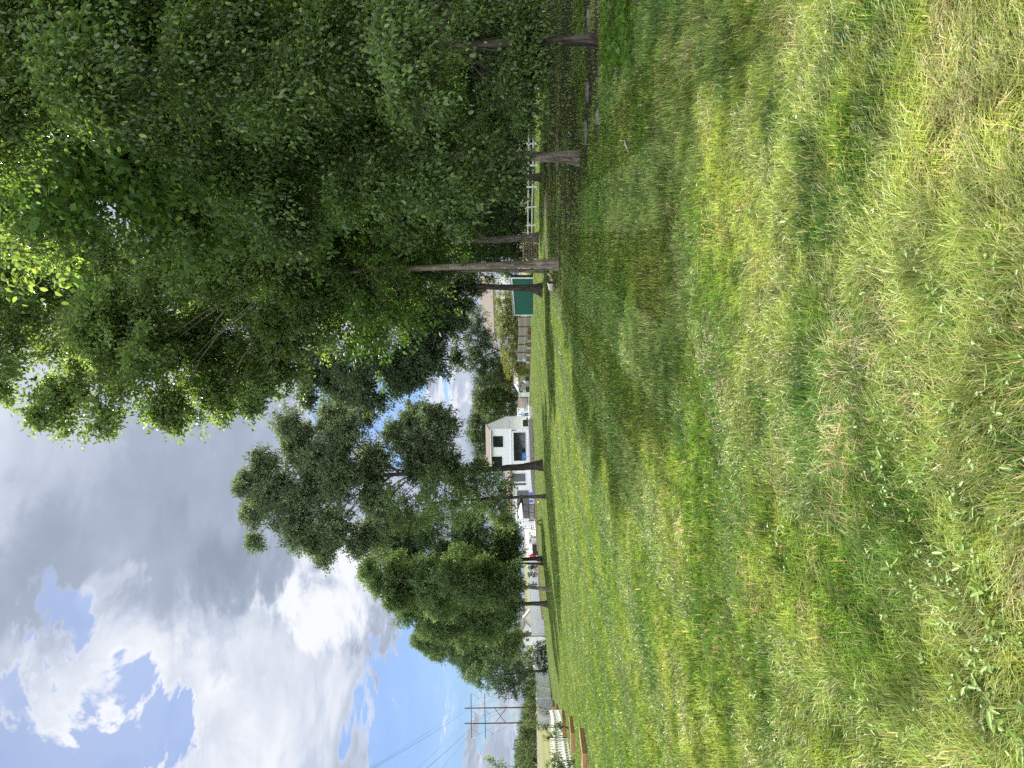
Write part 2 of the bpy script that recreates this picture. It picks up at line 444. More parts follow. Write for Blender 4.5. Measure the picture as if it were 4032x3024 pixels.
def build_ground():
    a = np.concatenate([np.arange(-12, 60, 0.8), np.geomspace(60, 5200, 60)])
    xs = np.concatenate([-np.geomspace(40, 5000, 46)[::-1], np.arange(-39, 40, 0.8), np.geomspace(40, 5000, 46)])
    X, Y = np.meshgrid(xs, a)
    Z = gz(X, Y)
    V = np.stack([X.ravel(), Y.ravel(), Z.ravel()], 1)
    ny, nx = X.shape
    i = (np.arange(ny - 1)[:, None] * nx + np.arange(nx - 1)[None, :]).ravel()
    F = np.stack([i, i + 1, i + nx + 1, i + nx], 1)
    me = np_mesh('ground', V, F, smooth=True)
    m_ = bpy.data.materials.new('lawn_ground'); m_.use_nodes = True
    N = NT(m_.node_tree)
    P = N.n('ShaderNodeNewGeometry').outputs['Position']
    big = N.noise(P, 0.22, 5, 0.6)
    fine = N.noise(P, 14, 5, 0.7)
    mid = N.noise(P, 1.6, 5, 0.6)
    green = N.mix(N.rng(mid, 0.3, 0.7), (0.036, 0.062, 0.013), (0.075, 0.108, 0.026))
    green = N.mix(N.rng(big, 0.45, 0.72, 0, 0.55), green, (0.145, 0.155, 0.048))
    sx = N.n('ShaderNodeSeparateXYZ', {0: P})
    s = N.math('SUBTRACT', N.math('MULTIPLY', sx.outputs[0], float(STR_D[1])), N.math('MULTIPLY', sx.outputs[1], float(STR_D[0])))
    s = N.math('ADD', s, N.math('MULTIPLY', N.noise(P, 0.16, 2), 0.7))
    st = N.math('SINE', N.math('MULTIPLY', s, 2 * pi / 1.9))
    green = N.mix(N.rng(st, -0.7, 0.7, 0.0, 0.3), green, (0.055, 0.105, 0.022))
    green = N.mix(N.rng(fine, 0.35, 0.7, 0.0, 0.6), N.mix(1.0, green, (0.62, 0.62, 0.55), 'MULTIPLY'), N.mix(1.0, green, (1.25, 1.22, 1.2), 'MULTIPLY'))
    # bare earth under the trees at the right
    acc = None
    for p, r in DIRT:
        d = N.vmath('LENGTH', N.vmath('MULTIPLY', N.vmath('SUBTRACT', P, (p[0], p[1], 0)), (1 / (r * 1.8), 1 / r, 0)), out=1)
        d = N.math('SUBTRACT', 1.0, d)
        acc = d if acc is None else N.math('MAXIMUM', acc, d)
    dm = N.rng(N.math('ADD', acc, N.math('MULTIPLY', N.math('SUBTRACT', N.noise(P, 1.3, 5, 0.6), 0.5), 0.9)), 0.0, 0.35, smooth=True)
    earth = N.mix(N.noise(P, 6, 6, 0.7), (0.03, 0.025, 0.016), (0.105, 0.085, 0.06))
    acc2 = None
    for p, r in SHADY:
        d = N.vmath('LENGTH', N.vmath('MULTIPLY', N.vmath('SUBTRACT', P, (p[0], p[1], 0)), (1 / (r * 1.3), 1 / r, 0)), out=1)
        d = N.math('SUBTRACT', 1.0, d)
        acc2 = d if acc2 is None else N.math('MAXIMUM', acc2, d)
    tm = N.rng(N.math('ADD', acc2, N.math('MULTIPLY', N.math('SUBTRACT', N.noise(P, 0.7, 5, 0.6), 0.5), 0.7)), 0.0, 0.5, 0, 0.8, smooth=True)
    shade_litter = N.mix(N.noise(P, 5, 6, 0.7), (0.018, 0.020, 0.009), (0.055, 0.046, 0.026))  # dark soil and leaves, darkened further to paint in the wood's deep shade
    c = N.mix(dm, N.mix(tm, green, shade_litter), earth)
    # rough meadow beyond the fences
    far = N.rng(sx.outputs[1], 118, 135)
    meadow = N.mix(N.rng(N.noise(P, 0.05, 6, 0.65), 0.35, 0.7), (0.09, 0.12, 0.035), (0.21, 0.19, 0.09))
    c = N.mix(far, c, meadow)
    b = N.n('ShaderNodeBump', {'Height': fine, 'Strength': 0.5, 'Distance': 0.04})
    p = N.n('ShaderNodeBsdfPrincipled', {'Base Color': c, 'Roughness': 0.9, 'Specular IOR Level': 0.1, 'Normal': b.outputs[0]})
    N.n('ShaderNodeOutputMaterial', {0: p.outputs[0]})
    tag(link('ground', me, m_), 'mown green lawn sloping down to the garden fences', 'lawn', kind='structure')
build_ground()

def build_grass(n=700000):
    g = np.random.default_rng(21)
    d = np.exp(g.uniform(math.log(1.75), math.log(135), n))
    x = g.uniform(-1, 1, n) * (0.56 * d + 0.5)
    y = d
    # beds, dirt, shade-toned ground: thin the grass
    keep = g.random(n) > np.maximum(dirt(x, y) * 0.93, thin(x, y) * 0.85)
    x, y, d = x[keep], y[keep], d[keep]; n = len(x)
    z = gz(x, y)
    near = np.clip((14 - d) / 11, 0, 1)
    patch = fbm(x, y, 1.5, 1); patch2 = fbm(x, y, 0.42, 4); pl = fbm(x, y, 5.0, 6)
    st = stripe(x, y)
    tall = 0.6 + 0.9 * fbm(x, y, 0.9, 3)
    H = (0.046 + 0.024 * near) * tall * g.uniform(0.6, 1.35, n)
    Wd = 0.0036 * np.maximum(1, d / 2.6) ** 0.80 * g.uniform(0.7, 1.35, n)
    wisp = vnoise(x, y, 0.16, 7)
    ang = 2 * pi * fbm(x, y, 1.9, 5) * 2.2 + 3.0 * (wisp - .5) + g.normal(0, 0.7, n)
    # the mower's wheel tracks comb the far grass one way and back
    comb = np.where(st > 0.5, math.atan2(STR_D[1], STR_D[0]), math.atan2(-STR_D[1], -STR_D[0]))
    far = d > 8
    ang = np.where(far & (g.random(n) < 0.7), comb + g.normal(0, 0.55, n), ang)
    lean = np.clip(g.normal(0.62, 0.38, n), 0.05, 1.7) * (0.5 + 0.9 * patch2)
    lx, ly = np.cos(ang), np.sin(ang)
    face = ang + pi / 2 + g.normal(0, 0.6, n)
    sx, sy = np.cos(face) * Wd / 2, np.sin(face) * Wd / 2
    B = np.stack([x, y, z - 0.004], 1)
    S = np.stack([sx, sy, np.zeros(n)], 1)
    L1 = np.stack([lx * lean * 0.30 * H, ly * lean * 0.30 * H, 0.62 * H], 1)
    L2 = np.stack([lx * lean * 1.05 * H, ly * lean * 1.05 * H, H * np.clip(1.05 - 0.38 * lean, 0.25, 1)], 1)
    V = np.empty((n, 6, 3), np.float32)
    V[:, 0] = B - S; V[:, 1] = B + S
    V[:, 2] = B + L1 - S * 0.85; V[:, 3] = B + L1 + S * 0.85
    V[:, 4] = B + L2 - S * 0.15; V[:, 5] = B + L2 + S * 0.15
    i = np.arange(n)[:, None] * 6
    F = np.concatenate([i + np.array([[0, 1, 3, 2]]), i + np.array([[2, 3, 5, 4]])], 0)
    # colour of each blade: fresh green, yellow-green, straw
    fresh = np.array([0.130, 0.230, 0.034]); yel = np.array([0.300, 0.370, 0.085]); straw = np.array([0.52, 0.43, 0.22]); deep = np.array([0.050, 0.125, 0.016])
    t = (np.clip((patch - 0.38) / 0.26 + 0.28 * np.clip((6 - d) / 3, 0, 1) + g.normal(0, 0.32, n), 0, 1) * (0.55 + 0.45 * np.clip((11 - d) / 7, 0, 1)))[:, None]
    c = fresh * (1 - t) + yel * t
    dp = (np.clip((0.47 - patch2) * 5, 0, 1) * (g.random(n) < 0.7) * (0.45 + 0.55 * np.clip((11 - d) / 7, 0, 1)))[:, None]
    c = c * (1 - dp) + deep * dp
    dry_zone = np.clip((2.5 - d) / 0.9, 0, 1) * np.clip(1 - np.abs(x - 0.05) / 1.0, 0, 1)
    pd = 0.045 + 0.03 * near + 0.40 * np.clip((patch2 - 0.57) * 4, 0, 1) * near + 0.5 * dry_zone
    dr = (g.random(n) < pd)[:, None]
    c = np.where(dr, straw * g.uniform(0.6, 1.15, (n, 1)), c)
    stc = np.where(d > 7, (st - 0.5) * 0.15, 0)[:, None]
    c = c * (0.72 + 0.56 * np.clip((vnoise(x, y, 0.11, 2) - .2) * 1.6, 0, 1))[:, None]
    c = c * (1 - stc * np.array([1.2, 0.8, 0.4])) * g.uniform(0.58, 1.38, (n, 1))
    me = np_mesh('grass', V.reshape(-1, 3), F, np.repeat(c, 6, 0))
    tag(link('grass', me, M['grass']), 'uneven green and straw coloured grass covering the lawn', 'grass', kind='stuff')
build_grass()

def leaves_np(P, D, Nn, L, Wd, col, simple=False, curl=0.12):
    "one mesh worth of leaves: base points P, directions D, normals Nn"
    n = len(P)
    D = D / np.linalg.norm(D, axis=1, keepdims=True)
    Nn = Nn - D * np.sum(D * Nn, 1, keepdims=True)
    Nn = Nn / (np.linalg.norm(Nn, axis=1, keepdims=True) + 1e-9)
    S = np.cross(D, Nn)
    L = np.broadcast_to(L, (n,))[:, None]; Wd = np.broadcast_to(Wd, (n,))[:, None]
    if simple:
        V = np.empty((n, 4, 3), np.float32)
        V[:, 0] = P; V[:, 1] = P + D * L * 0.45 + S * Wd * 0.5; V[:, 2] = P + D * L - Nn * L * curl; V[:, 3] = P + D * L * 0.45 - S * Wd * 0.5
        F = np.arange(n)[:, None] * 4 + np.array([[0, 1, 2, 3]])
        return V.reshape(-1, 3), F, np.repeat(col, 4, 0)
    f = Nn * Wd * 0.16
    V = np.empty((n, 6, 3), np.float32)
    V[:, 0] = P
    V[:, 1] = P + D * L * 0.30 + S * Wd * 0.46 + f; V[:, 2] = P + D * L * 0.70 + S * Wd * 0.36 + f - Nn * L * curl * 0.5
    V[:, 3] = P + D * L - Nn * L * curl
    V[:, 4] = P + D * L * 0.70 - S * Wd * 0.36 + f - Nn * L * curl * 0.5; V[:, 5] = P + D * L * 0.30 - S * Wd * 0.46 + f
    i = np.arange(n)[:, None] * 6
    F = np.concatenate([i + np.array([[0, 1, 2, 3]]), i + np.array([[0, 3, 4, 5]])], 0)
    return V.reshape(-1, 3), F, np.repeat(col, 6, 0)
def unit(g, n):
    v = g.normal(0, 1, (n, 3))
    return v / np.linalg.norm(v, axis=1, keepdims=True)

LAYER = 3.2
def crown_leaves(lobes, leaf, layers, seed, per=34, droop=0.55, col=(0.060, 0.120, 0.022), colv=0.30, young=(0.17, 0.24, 0.04), pyoung=0.07, spread=0.30, shell=0.5, aspect=0.58):
    """lobes: (centre xyz, radius) ; returns clump centres and leaf arrays. Leaves hang in small sprays
    set through each lobe's volume, thickest towards its outside"""
    g = np.random.default_rng(seed)
    Ps, Ds, Ns, Ls, Cs, CL = [], [], [], [], [], []
    for (c, r) in lobes:
        rr = r if hasattr(r, '__len__') else (r, r, r * 0.85)
        rm = (rr[0] + rr[2]) / 2
        nl = int(LAYER * layers * pi * rm * rm / (leaf * leaf * aspect * 0.62))
        nc = max(6, int(nl / per))
        dirs = unit(g, nc)
        dirs[:, 2] = np.where((dirs[:, 2] < -0.35) & (g.random(nc) < 0.5), -dirs[:, 2], dirs[:, 2])
        rad = (shell + (1.06 - shell) * g.random(nc) ** 0.7)
        rad = np.where(g.random(nc) < 0.18, rad + g.uniform(0.05, 0.42, nc), rad)
        cc = np.asarray(c) + dirs * rad[:, None] * np.asarray(rr)
        CL.append((np.asarray(c), cc))
        ax = dirs * 0.8 + unit(g, nc) * 0.6; ax[:, 2] -= 0.25 * droop
        ax /= np.linalg.norm(ax, axis=1, keepdims=True)
        lobe_c = g.uniform(0.78, 1.25)
        cb = lobe_c + g.normal(0, colv * 0.55, nc)
        k = per
        sp = spread * (leaf / 0.1)
        t = g.uniform(-0.6, 1.0, (nc, k))
        off = g.normal(0, 1, (nc, k, 3)) * np.array([0.42, 0.42, 0.26]) * sp
        p = cc[:, None] + ax[:, None] * (t * sp * 1.25)[..., None] + off
        p[..., 2] -= droop * sp * 0.45 * np.maximum(t, 0) ** 2
        D = ax[:, None] * 0.7 + g.normal(0, 0.65, (nc, k, 3)); D[..., 2] -= droop * 0.55
        Nn = np.array([0, 0, 1.0]) + g.normal(0, 0.62, (nc, k, 3))
        L = leaf * g.uniform(0.6, 1.3, (nc, k))
        cj = np.clip(cb[:, None] * (1 + g.normal(0, colv * 0.7, (nc, k))), 0.35, 2.0)
        C = np.asarray(col) * cj[..., None]
        y = (g.random((nc, k)) < pyoung * (0.4 + 1.6 * (g.random(nc)[:, None] < 0.35)))[..., None]
        C = np.where(y, np.asarray(young) * g.uniform(0.7, 1.2, (nc, k, 1)), C)
        Ps.append(p.reshape(-1, 3)); Ds.append(D.reshape(-1, 3)); Ns.append(Nn.reshape(-1, 3)); Ls.append(L.ravel()); Cs.append(C.reshape(-1, 3))
    return CL, np.concatenate(Ps), np.concatenate(Ds), np.concatenate(Ns), np.concatenate(Ls), np.concatenate(Cs)

def curve3(a, b, sag, n=6, wob=0.0, g=None):
    a, b = np.asarray(a, float), np.asarray(b, float)
    out = []
    for i in range(n + 1):
        t = i / n
        p = a * (1 - t) + b * t
        p = p + np.array([0, 0, sag * 4 * t * (1 - t)])
        if g is not None and 0 < i < n: p = p + g.normal(0, wob, 3)
        out.append(p)
    return out

NLEAF = [0]
def tree(name, label, cat, base, trunk, lobes, leaf=0.11, layers=1.6, seed=0, group=None, bark='bark_dark', mleaf='leaf', simple=False, flare=1.5, limb=0.32, twigs=5, near=False, **kw):
    """trunk: list of ((x,y,z), radius) from the ground up. lobes in world coordinates."""
    g = np.random.default_rng(seed + 1000)
    root = thing(name, label, cat, tuple(base), group)
    mb = MB()
    tp = [np.asarray(p, float) for p, r in trunk]; tr = [r for p, r in trunk]
    path, rad = [], []
    for i in range(len(tp) - 1):
        for k in range(5):
            t = k / 5
            path.append(tp[i] * (1 - t) + tp[i + 1] * t + (g.normal(0, 0.05 * tr[i], 3) if (i + k) else 0)); rad.append(tr[i] * (1 - t) + tr[i + 1] * t)
    path.append(tp[-1]); rad.append(tr[-1])
    z0 = path[0][2]
    rad = [r * (1 + (flare - 1) * math.exp(-max(0, p[2] - z0) / (1.6 * tr[0] + 0.05))) for p, r in zip(path, rad)]
    path = [np.array(path[0]) - np.array([0, 0, 0.12])] + path; rad = [rad[0] * 1.08] + rad
    mb.tube(path, rad, 16)
    nr = len(path)
    for ii in range(nr):
        for kk in range(16):
            v = np.array(mb.v[ii * 16 + kk]); ce = np.array(path[ii])
            low = math.exp(-max(0, ce[2] - z0) / (2.2 * tr[0] + .05))
            f = 1 + .10 * (float(vnoise(kk * 1.0 + seed, ii * .8, 1.7, seed)) - .5) + low * .30 * (abs(sin(kk * pi / 16 * 5 + seed)) - .45)
            mb.v[ii * 16 + kk] = tuple(ce + (v - ce) * f)
    CL, P, D, Nn, L, C = crown_leaves(lobes, leaf, layers, seed, **kw)
    pz = np.array([p[2] for p in path])
    if getattr(lobes, 'parents', None):            # one limb to each big lobe, twigs on to its clumps
        PR = []; q = 0
        for c, r, k in lobes.parents:
            sub = [CL[q + s_] for s_ in range(k)]; q += k
            PR.append((c, r, np.array([s_[0] for s_ in sub] + [s_[1][0] for s_ in sub])))
    else:
        PR = [(c, lr, cc) for (c, cc), (lc, lr) in zip(CL, lobes)]
    for c, lr, cc in PR:
        rm = lr if not hasattr(lr, '__len__') else lr[0]
        zz = z0 + (c[2] - z0) * 0.80 - 0.34 * np.hypot(*(c[:2] - path[-1][:2]))
        j = int(np.argmin(abs(pz - min(max(zz, z0 + 0.28 * (pz[-1] - z0)), pz[-1] - 0.1))))
        if near: j = int(np.argmin(np.linalg.norm(np.array(path) - c, axis=1)))
        r0 = min(rad[j] * 0.6, limb * rm * 0.10 + 0.012)
        br = curve3(path[j], c, 0.10 * np.linalg.norm(c - path[j]), 6, 0.04 * rm, g)
        mb.tube(br, [r0 * (1 - 0.75 * t / 6) for t in range(7)], 6, cap=False)
        sel = g.permutation(len(cc))[:twigs]
        for q in sel:
            s0 = br[4] if g.random() < 0.5 else br[5]
            tw = curve3(s0, cc[q], 0.06 * rm, 3, 0.03 * rm, g)
            mb.tube(tw, [r0 * 0.28, r0 * 0.2, r0 * 0.13, r0 * 0.07], 4, cap=False)
    mb.build('trunk', M[bark], root)
    off = np.asarray(base, float)
    V, F, Cc = leaves_np(P - off, D, Nn, L, L * kw.get('aspect', 0.58), C, simple)
    NLEAF[0] += len(P)
    link('crown', np_mesh('crown', V, F, Cc), M[mleaf], root)
    return root

def PL(Y, items, dy=None, jit=0.5, seed=0):
    "lobes from photo pixels at depth Y: (x, y, r_px[, depth offset in metres])"
    rr = random.Random(seed)
    out = []
    for it in items:
        x, y, r = it[:3]
        r_m = r * px(Y)
        o = it[3] if len(it) > 3 else rr.uniform(-jit, jit) * 2 * r_m
        q = pt(x, y, Y + o)
        out.append((q, r_m * (Y + o) / Y))
    return out
class Lobes(list):
    parents = None

def clumped(lobes, n=5, k=0.50, seed=0, off=0.62):
    "break each lobe into smaller uneven clumps with gaps between them"
    g = np.random.default_rng(seed + 40)
    out = Lobes()
    out.parents = [(np.asarray(c), r, n) for c, r in lobes]
    for c, r in lobes:
        d = unit(g, n)
        for q in d:
            out.append((np.asarray(c) + q * r * off * g.uniform(.6, 1.25) * np.array([1, 1, .9]), r * k * g.uniform(.65, 1.2)))
    return out
def TR(Y, items):
    "trunk from photo pixels: (x, y, half width px)"
    return [(pt(x, y, Y), w * px(Y)) for x, y, w in items]

# ------------------------------------------------------------------ trees on the lawn's left
def gy(x, y): return float(gp(x, y)[1])
G_ROW = 'row of lawn trees on the left'
Y1 = gy(2139, 1832)
tree('tall_tree', 'tallest tree of the left row, thick forking trunk before the white house', 'tree', gp(2139, 1832),
     TR(Y1, [(2139, 1832, 16), (2060, 1838, 13), (1960, 1846, 11.5), (1850, 1852, 10), (1700, 1860, 9), (1550, 1868, 8), (1350, 1885, 5.5), (1150, 1890, 3), (1000, 1915, 1.5)]),
     clumped(PL(Y1, [(1150, 1670, 58), (1198, 1751, 78), (1325, 1648, 80), (1364, 1711, 82), (1032, 1817, 48), (992, 1999, 62), (970, 1900, 45), (1112, 1897, 85), (1178, 1996, 88), (1178, 2109, 78), (1278, 2175, 52), (1325, 2082, 78),
               (1271, 1864, 92), (1364, 1864, 86), (999, 2136, 30), (1464, 1817, 86), (1484, 1963, 70), (1464, 2085, 64), (1630, 1671, 74), (1716, 1658, 58), (1762, 1685, 46), (1663, 1777, 84), (1563, 1731, 64), (1762, 1804, 66),
               (1640, 1860, 50), (1450, 1640, 48), (1060, 1960, 60), (1230, 1820, 60), (1410, 2140, 48), (1530, 2050, 50), (1240, 2140, 50), (1880, 1840, 34), (1800, 1880, 45)], seed=1), 4, 0.86, 1, 0.46),
     leaf=0.17, layers=1.75, seed=11, group=G_ROW, bark='bark_dark', mleaf='leaf_far', per=30, spread=0.20, twigs=6, col=(0.131, 0.181, 0.093), young=(0.124, 0.163, 0.067), limb=0.36)
Y2 = gy(2150, 1954)
tree('slender_tree', 'slender thin-trunked tree just left of the tallest tree, bright loose leaves', 'tree', gp(2150, 1954),
     TR(Y2, [(2150, 1954, 7), (2050, 1957, 6), (1950, 1962, 5), (1800, 1970, 4), (1620, 1990, 2)]),
     PL(Y2, [(1560, 1975, 55), (1650, 2020, 78), (1740, 1950, 85), (1830, 2010, 80), (1900, 1940, 66), (1960, 2010, 55), (1990, 1960, 40), (1930, 1890, 42), (1840, 1900, 48), (1700, 1890, 50), (1580, 2050, 50), (2010, 1900, 26), (1990, 2050, 40)], seed=2),
     leaf=0.15, layers=1.4, seed=12, group=G_ROW, mleaf='leaf_far', per=26, spread=0.22, col=(0.139, 0.209, 0.075), young=(0.161, 0.207, 0.067), pyoung=0.12)
Y3 = gy(2137, 2200)
tree('dark_tree', 'dark round tree with near-black trunk in front of the red parasol', 'tree', gp(2137, 2200),
     TR(Y3, [(2137, 2200, 8), (2060, 2202, 7), (1950, 2200, 6), (1750, 2190, 4), (1550, 2180, 2)]),
     clumped(PL(Y3, [(1500, 2160, 60), (1560, 2110, 70), (1610, 2200, 85), (1690, 2120, 90), (1760, 2210, 95), (1830, 2120, 92), (1900, 2210, 90), (1960, 2130, 72), (2010, 2190, 52), (2020, 2110, 40), (1470, 2240, 50), (1990, 2060, 40)], seed=3), 4, 0.74, 3, 0.58),
     leaf=0.17, layers=1.7, seed=13, group=G_ROW, mleaf='leaf_far', per=28, spread=0.22, col=(0.099, 0.156, 0.070))
Y3b = gy(2139, 2220)
tree('thin_tree', 'thin dark stem standing right behind the near-black trunk', 'tree', gp(2139, 2220),
     TR(Y3b, [(2139, 2220, 4.5), (2060, 2218, 4), (1950, 2225, 3), (1850, 2235, 2)]),
     PL(Y3b, [(1850, 2240, 60), (1930, 2230, 62), (1990, 2250, 50), (1780, 2250, 55)], seed=4),
     leaf=0.17, layers=1.4, seed=14, group=G_ROW, mleaf='leaf_far', per=26, spread=0.22, col=(0.082, 0.132, 0.053))
Y4 = gy(2166, 2316)
tree('leafy_tree', 'leafy green tree with grey leaning trunk, nearest the lawn edge in the left row', 'tree', gp(2166, 2316),
     TR(Y4, [(2166, 2320, 7.5), (2100, 2314, 6.5), (2020, 2306, 6), (1850, 2300, 4.5), (1620, 2290, 2.5)]),
     clumped(PL(Y4, [(1450, 2255, 42), (1480, 2300, 40), (1550, 2250, 62), (1600, 2310, 70), (1680, 2270, 85), (1730, 2350, 82), (1800, 2270, 95), (1880, 2340, 90), (1940, 2270, 82), (2000, 2330, 56), (2030, 2260, 42), (1560, 2360, 46), (2040, 2310, 34)], seed=5), 4, 0.74, 5, 0.58),
     leaf=0.15, layers=2.0, seed=15, group=G_ROW, bark='bark_grey', mleaf='leaf_far', per=28, spread=0.22, col=(0.118, 0.185, 0.070), young=(0.149, 0.197, 0.067), pyoung=0.10)
Y5 = gy(2156, 2377)
tree('bushy_tree', 'bushy tree with dark sturdy trunk in front of the beige gable', 'tree', gp(2156, 2377),
     TR(Y5, [(2156, 2378, 9), (2100, 2376, 7.5), (2040, 2380, 7), (1880, 2390, 5), (1700, 2400, 2.5)]),
     clumped(PL(Y5, [(1600, 2410, 50), (1650, 2380, 58), (1660, 2440, 60), (1730, 2420, 80), (1790, 2360, 85), (1810, 2450, 85), (1880, 2400, 90), (1930, 2450, 76), (1970, 2390, 66), (2010, 2430, 48), (1740, 2480, 60), (2020, 2370, 36)], seed=6), 4, 0.74, 6, 0.58),
     leaf=0.16, layers=2.0, seed=16, group=G_ROW, mleaf='leaf_far', per=28, spread=0.22, col=(0.118, 0.186, 0.070), young=(0.149, 0.197, 0.067), pyoung=0.10)
Y6 = gy(2146, 2498)
tree('feathery_tree', 'feathery pale green tree at the end of the left row', 'tree', gp(2146, 2498),
     TR(Y6, [(2148, 2494, 10), (2090, 2498, 8.5), (2040, 2500, 8), (1900, 2510, 5.5), (1720, 2520, 2.5)]),
     clumped(PL(Y6, [(1650, 2500, 40), (1670, 2540, 45), (1720, 2560, 55), (1740, 2500, 62), (1790, 2550, 70), (1830, 2500, 72), (1850, 2600, 58), (1900, 2540, 78), (1940, 2490, 70), (1930, 2620, 55), (1990, 2540, 56), (2010, 2600, 42), (2030, 2500, 36), (1880, 2640, 40)], seed=7), 4, 0.74, 7, 0.58),
     leaf=0.19, layers=2.0, seed=17, group=G_ROW, bark='bark_grey', mleaf='leaf_far', per=26, spread=0.20, col=(0.144, 0.215, 0.093), young=(0.161, 0.207, 0.083), pyoung=0.12, droop=0.9)
tree('edge_tree', 'small dark tree tapering down to the right of the nearer wooden pylon', 'tree', gp(2150, 2640),
     TR(98, [(2150, 2640, 5), (2080, 2645, 4.5), (2000, 2655, 3), (1940, 2660, 2)]),
     PL(98, [(1860, 2655, 26), (1910, 2680, 34), (1960, 2650, 48), (1980, 2700, 40), (2030, 2650, 46), (2040, 2710, 34), (2075, 2680, 32), (2080, 2730, 22), (2060, 2620, 40), (1930, 2620, 30)], seed=8),
     leaf=0.22, layers=1.7, seed=18, group=G_ROW, mleaf='leaf_far', per=24, spread=0.2, col=(0.068, 0.113, 0.057), simple=True)

# ------------------------------------------------------------------ big trees at the right
YA = gy(2198, 1040)
tree('great_maple', 'huge spreading tree with straight pale brown trunk beside the green shed', 'tree', gp(2198, 1040),
     TR(YA, [(2198, 1040, 17), (2100, 1040, 15.5), (1960, 1045, 14.5), (1800, 1050, 13.5), (1500, 1060, 11), (1150, 1080, 8.5), (700, 1120, 6), (200, 1180, 3)]),
     clumped(PL(YA, [(60, 1320, 190, -3), (330, 1560, 120, -1), (420, 1640, 70, -2), (520, 1430, 190, 0), (250, 1600, 95, -2), (140, 1640, 45, -2), (300, 1350, 200, 2), (700, 1570, 120, -1), (760, 1420, 190, 1), (880, 1560, 85, 0), (950, 1440, 150, 2), (1050, 1530, 75, 0),
               (560, 1180, 220, -2), (850, 1200, 220, 3), (200, 1060, 230, 0), (1080, 1300, 150, 0), (1150, 1420, 95, 1), (1150, 1120, 170, -1), (1300, 1230, 140, 1), (380, 980, 200, 4), (-150, 1200, 260, -2), (-120, 1480, 130, -3),
               (1420, 1120, 130, 0), (420, 1330, 130, -3), (560, 1400, 120, -3), (330, 1250, 120, -3), (800, 1050, 120, -3), (900, 1110, 110, -3), (680, 1090, 120, -3), (1020, 1080, 100, -3), (700, 960, 200, 4), (1000, 980, 170, 3), (1560, 1180, 85, 1), (1330, 1010, 130, 2), (1530, 1020, 95, -1), (10, 1530, 80, -2), (620, 1640, 50, -1), (1000, 1590, 40, 0)], seed=20), 5, 0.60, 20, 0.62),
     leaf=0.150, layers=1.56, seed=30, bark='bark_tan', mleaf='leaf', per=30, spread=0.20, flare=1.6, col=(0.120, 0.178, 0.069), young=(0.223, 0.296, 0.083), pyoung=0.09, limb=.2, twigs=6)
YC = gy(2137, 1135)
tree('flared_tree', 'dark tree with widely flared base directly in front of the green shed', 'tree', gp(2137, 1140),
     TR(YC, [(2137, 1140, 15), (2085, 1135, 13), (2000, 1132, 11.5), (1870, 1128, 11), (1650, 1160, 9), (1400, 1220, 5)]),
     clumped(PL(YC, [(1220, 1560, 55), (1330, 1500, 90), (1260, 1440, 90), (1420, 1540, 70), (1440, 1430, 110), (1540, 1490, 75), (1500, 1590, 36), (1590, 1400, 105), (1660, 1480, 58), (1700, 1370, 85), (1740, 1440, 50), (1620, 1280, 110), (1770, 1310, 66),
               (1780, 1230, 64), (1500, 1280, 110), (1760, 1150, 66), (1690, 1180, 80), (1830, 1260, 30), (1790, 1400, 36), (1840, 1190, 28), (1850, 1130, 34), (1800, 1100, 50), (1760, 1200, 60), (1700, 1260, 70)], seed=21), 4, 0.68, 21, 0.62),
     leaf=0.16, layers=1.86, seed=31, flare=2.1, mleaf='leaf_far', per=28, spread=0.2, col=(0.088, 0.131, 0.069), young=(0.149, 0.197, 0.083))
YB = gy(2161, 1064)
tree('peeling_trunk_tree', 'brown peeling trunk half hidden behind the straight pale trunk', 'tree', gp(2161, 1066),
     TR(YB, [(2161, 1068, 8), (2060, 1066, 7.5), (1900, 1064, 7), (1700, 1075, 6), (1450, 1100, 4)]),
     PL(YB, [(1480, 1080, 110), (1600, 1090, 100), (1380, 1130, 120), (1700, 1030, 85), (1560, 960, 110), (1740, 1100, 50)], seed=22),
     leaf=0.15, layers=1.93, seed=32, bark='bark_grey', mleaf='leaf_far', per=28, spread=0.2, col=(0.071, 0.115, 0.046))
YD = gy(2122, 937)
tree('grey_trunk_tree', 'grey straight-trunked tree beside the stacked firewood', 'tree', gp(2122, 937),
     TR(YD, [(2122, 937, 15), (2050, 938, 13), (1950, 944, 12), (1800, 950, 11), (1500, 960, 8)]),
     PL(YD, [(1760, 880, 80), (1700, 960, 90), (1620, 860, 110), (1800, 800, 70), (1500, 930, 110), (1380, 860, 110), (1830, 880, 46), (1560, 760, 100), (1780, 1000, 40)], seed=23),
     leaf=0.16, layers=2.08, seed=33, bark='bark_grey', mleaf='leaf_far', per=26, spread=0.2, col=(0.066, 0.108, 0.042), young=(0.149, 0.186, 0.059), pyoung=0.12)
YE = gy(2137, 697)
tree('half_hidden_tree', 'half hidden brown trunk standing before the white rail fence', 'tree', gp(2137, 697),
     TR(YE, [(2137, 697, 13), (2060, 698, 11), (1900, 700, 10), (1700, 705, 8)]),
     PL(YE, [(1850, 640, 90), (1780, 740, 100), (1700, 620, 110), (1620, 720, 110), (1900, 740, 60), (1930, 580, 60), (1520, 640, 120)], seed=24),
     leaf=0.14, layers=2.23, seed=34, mleaf='leaf_far', per=28, spread=0.2, col=(0.057, 0.095, 0.042))
YF = gy(2282, 620)
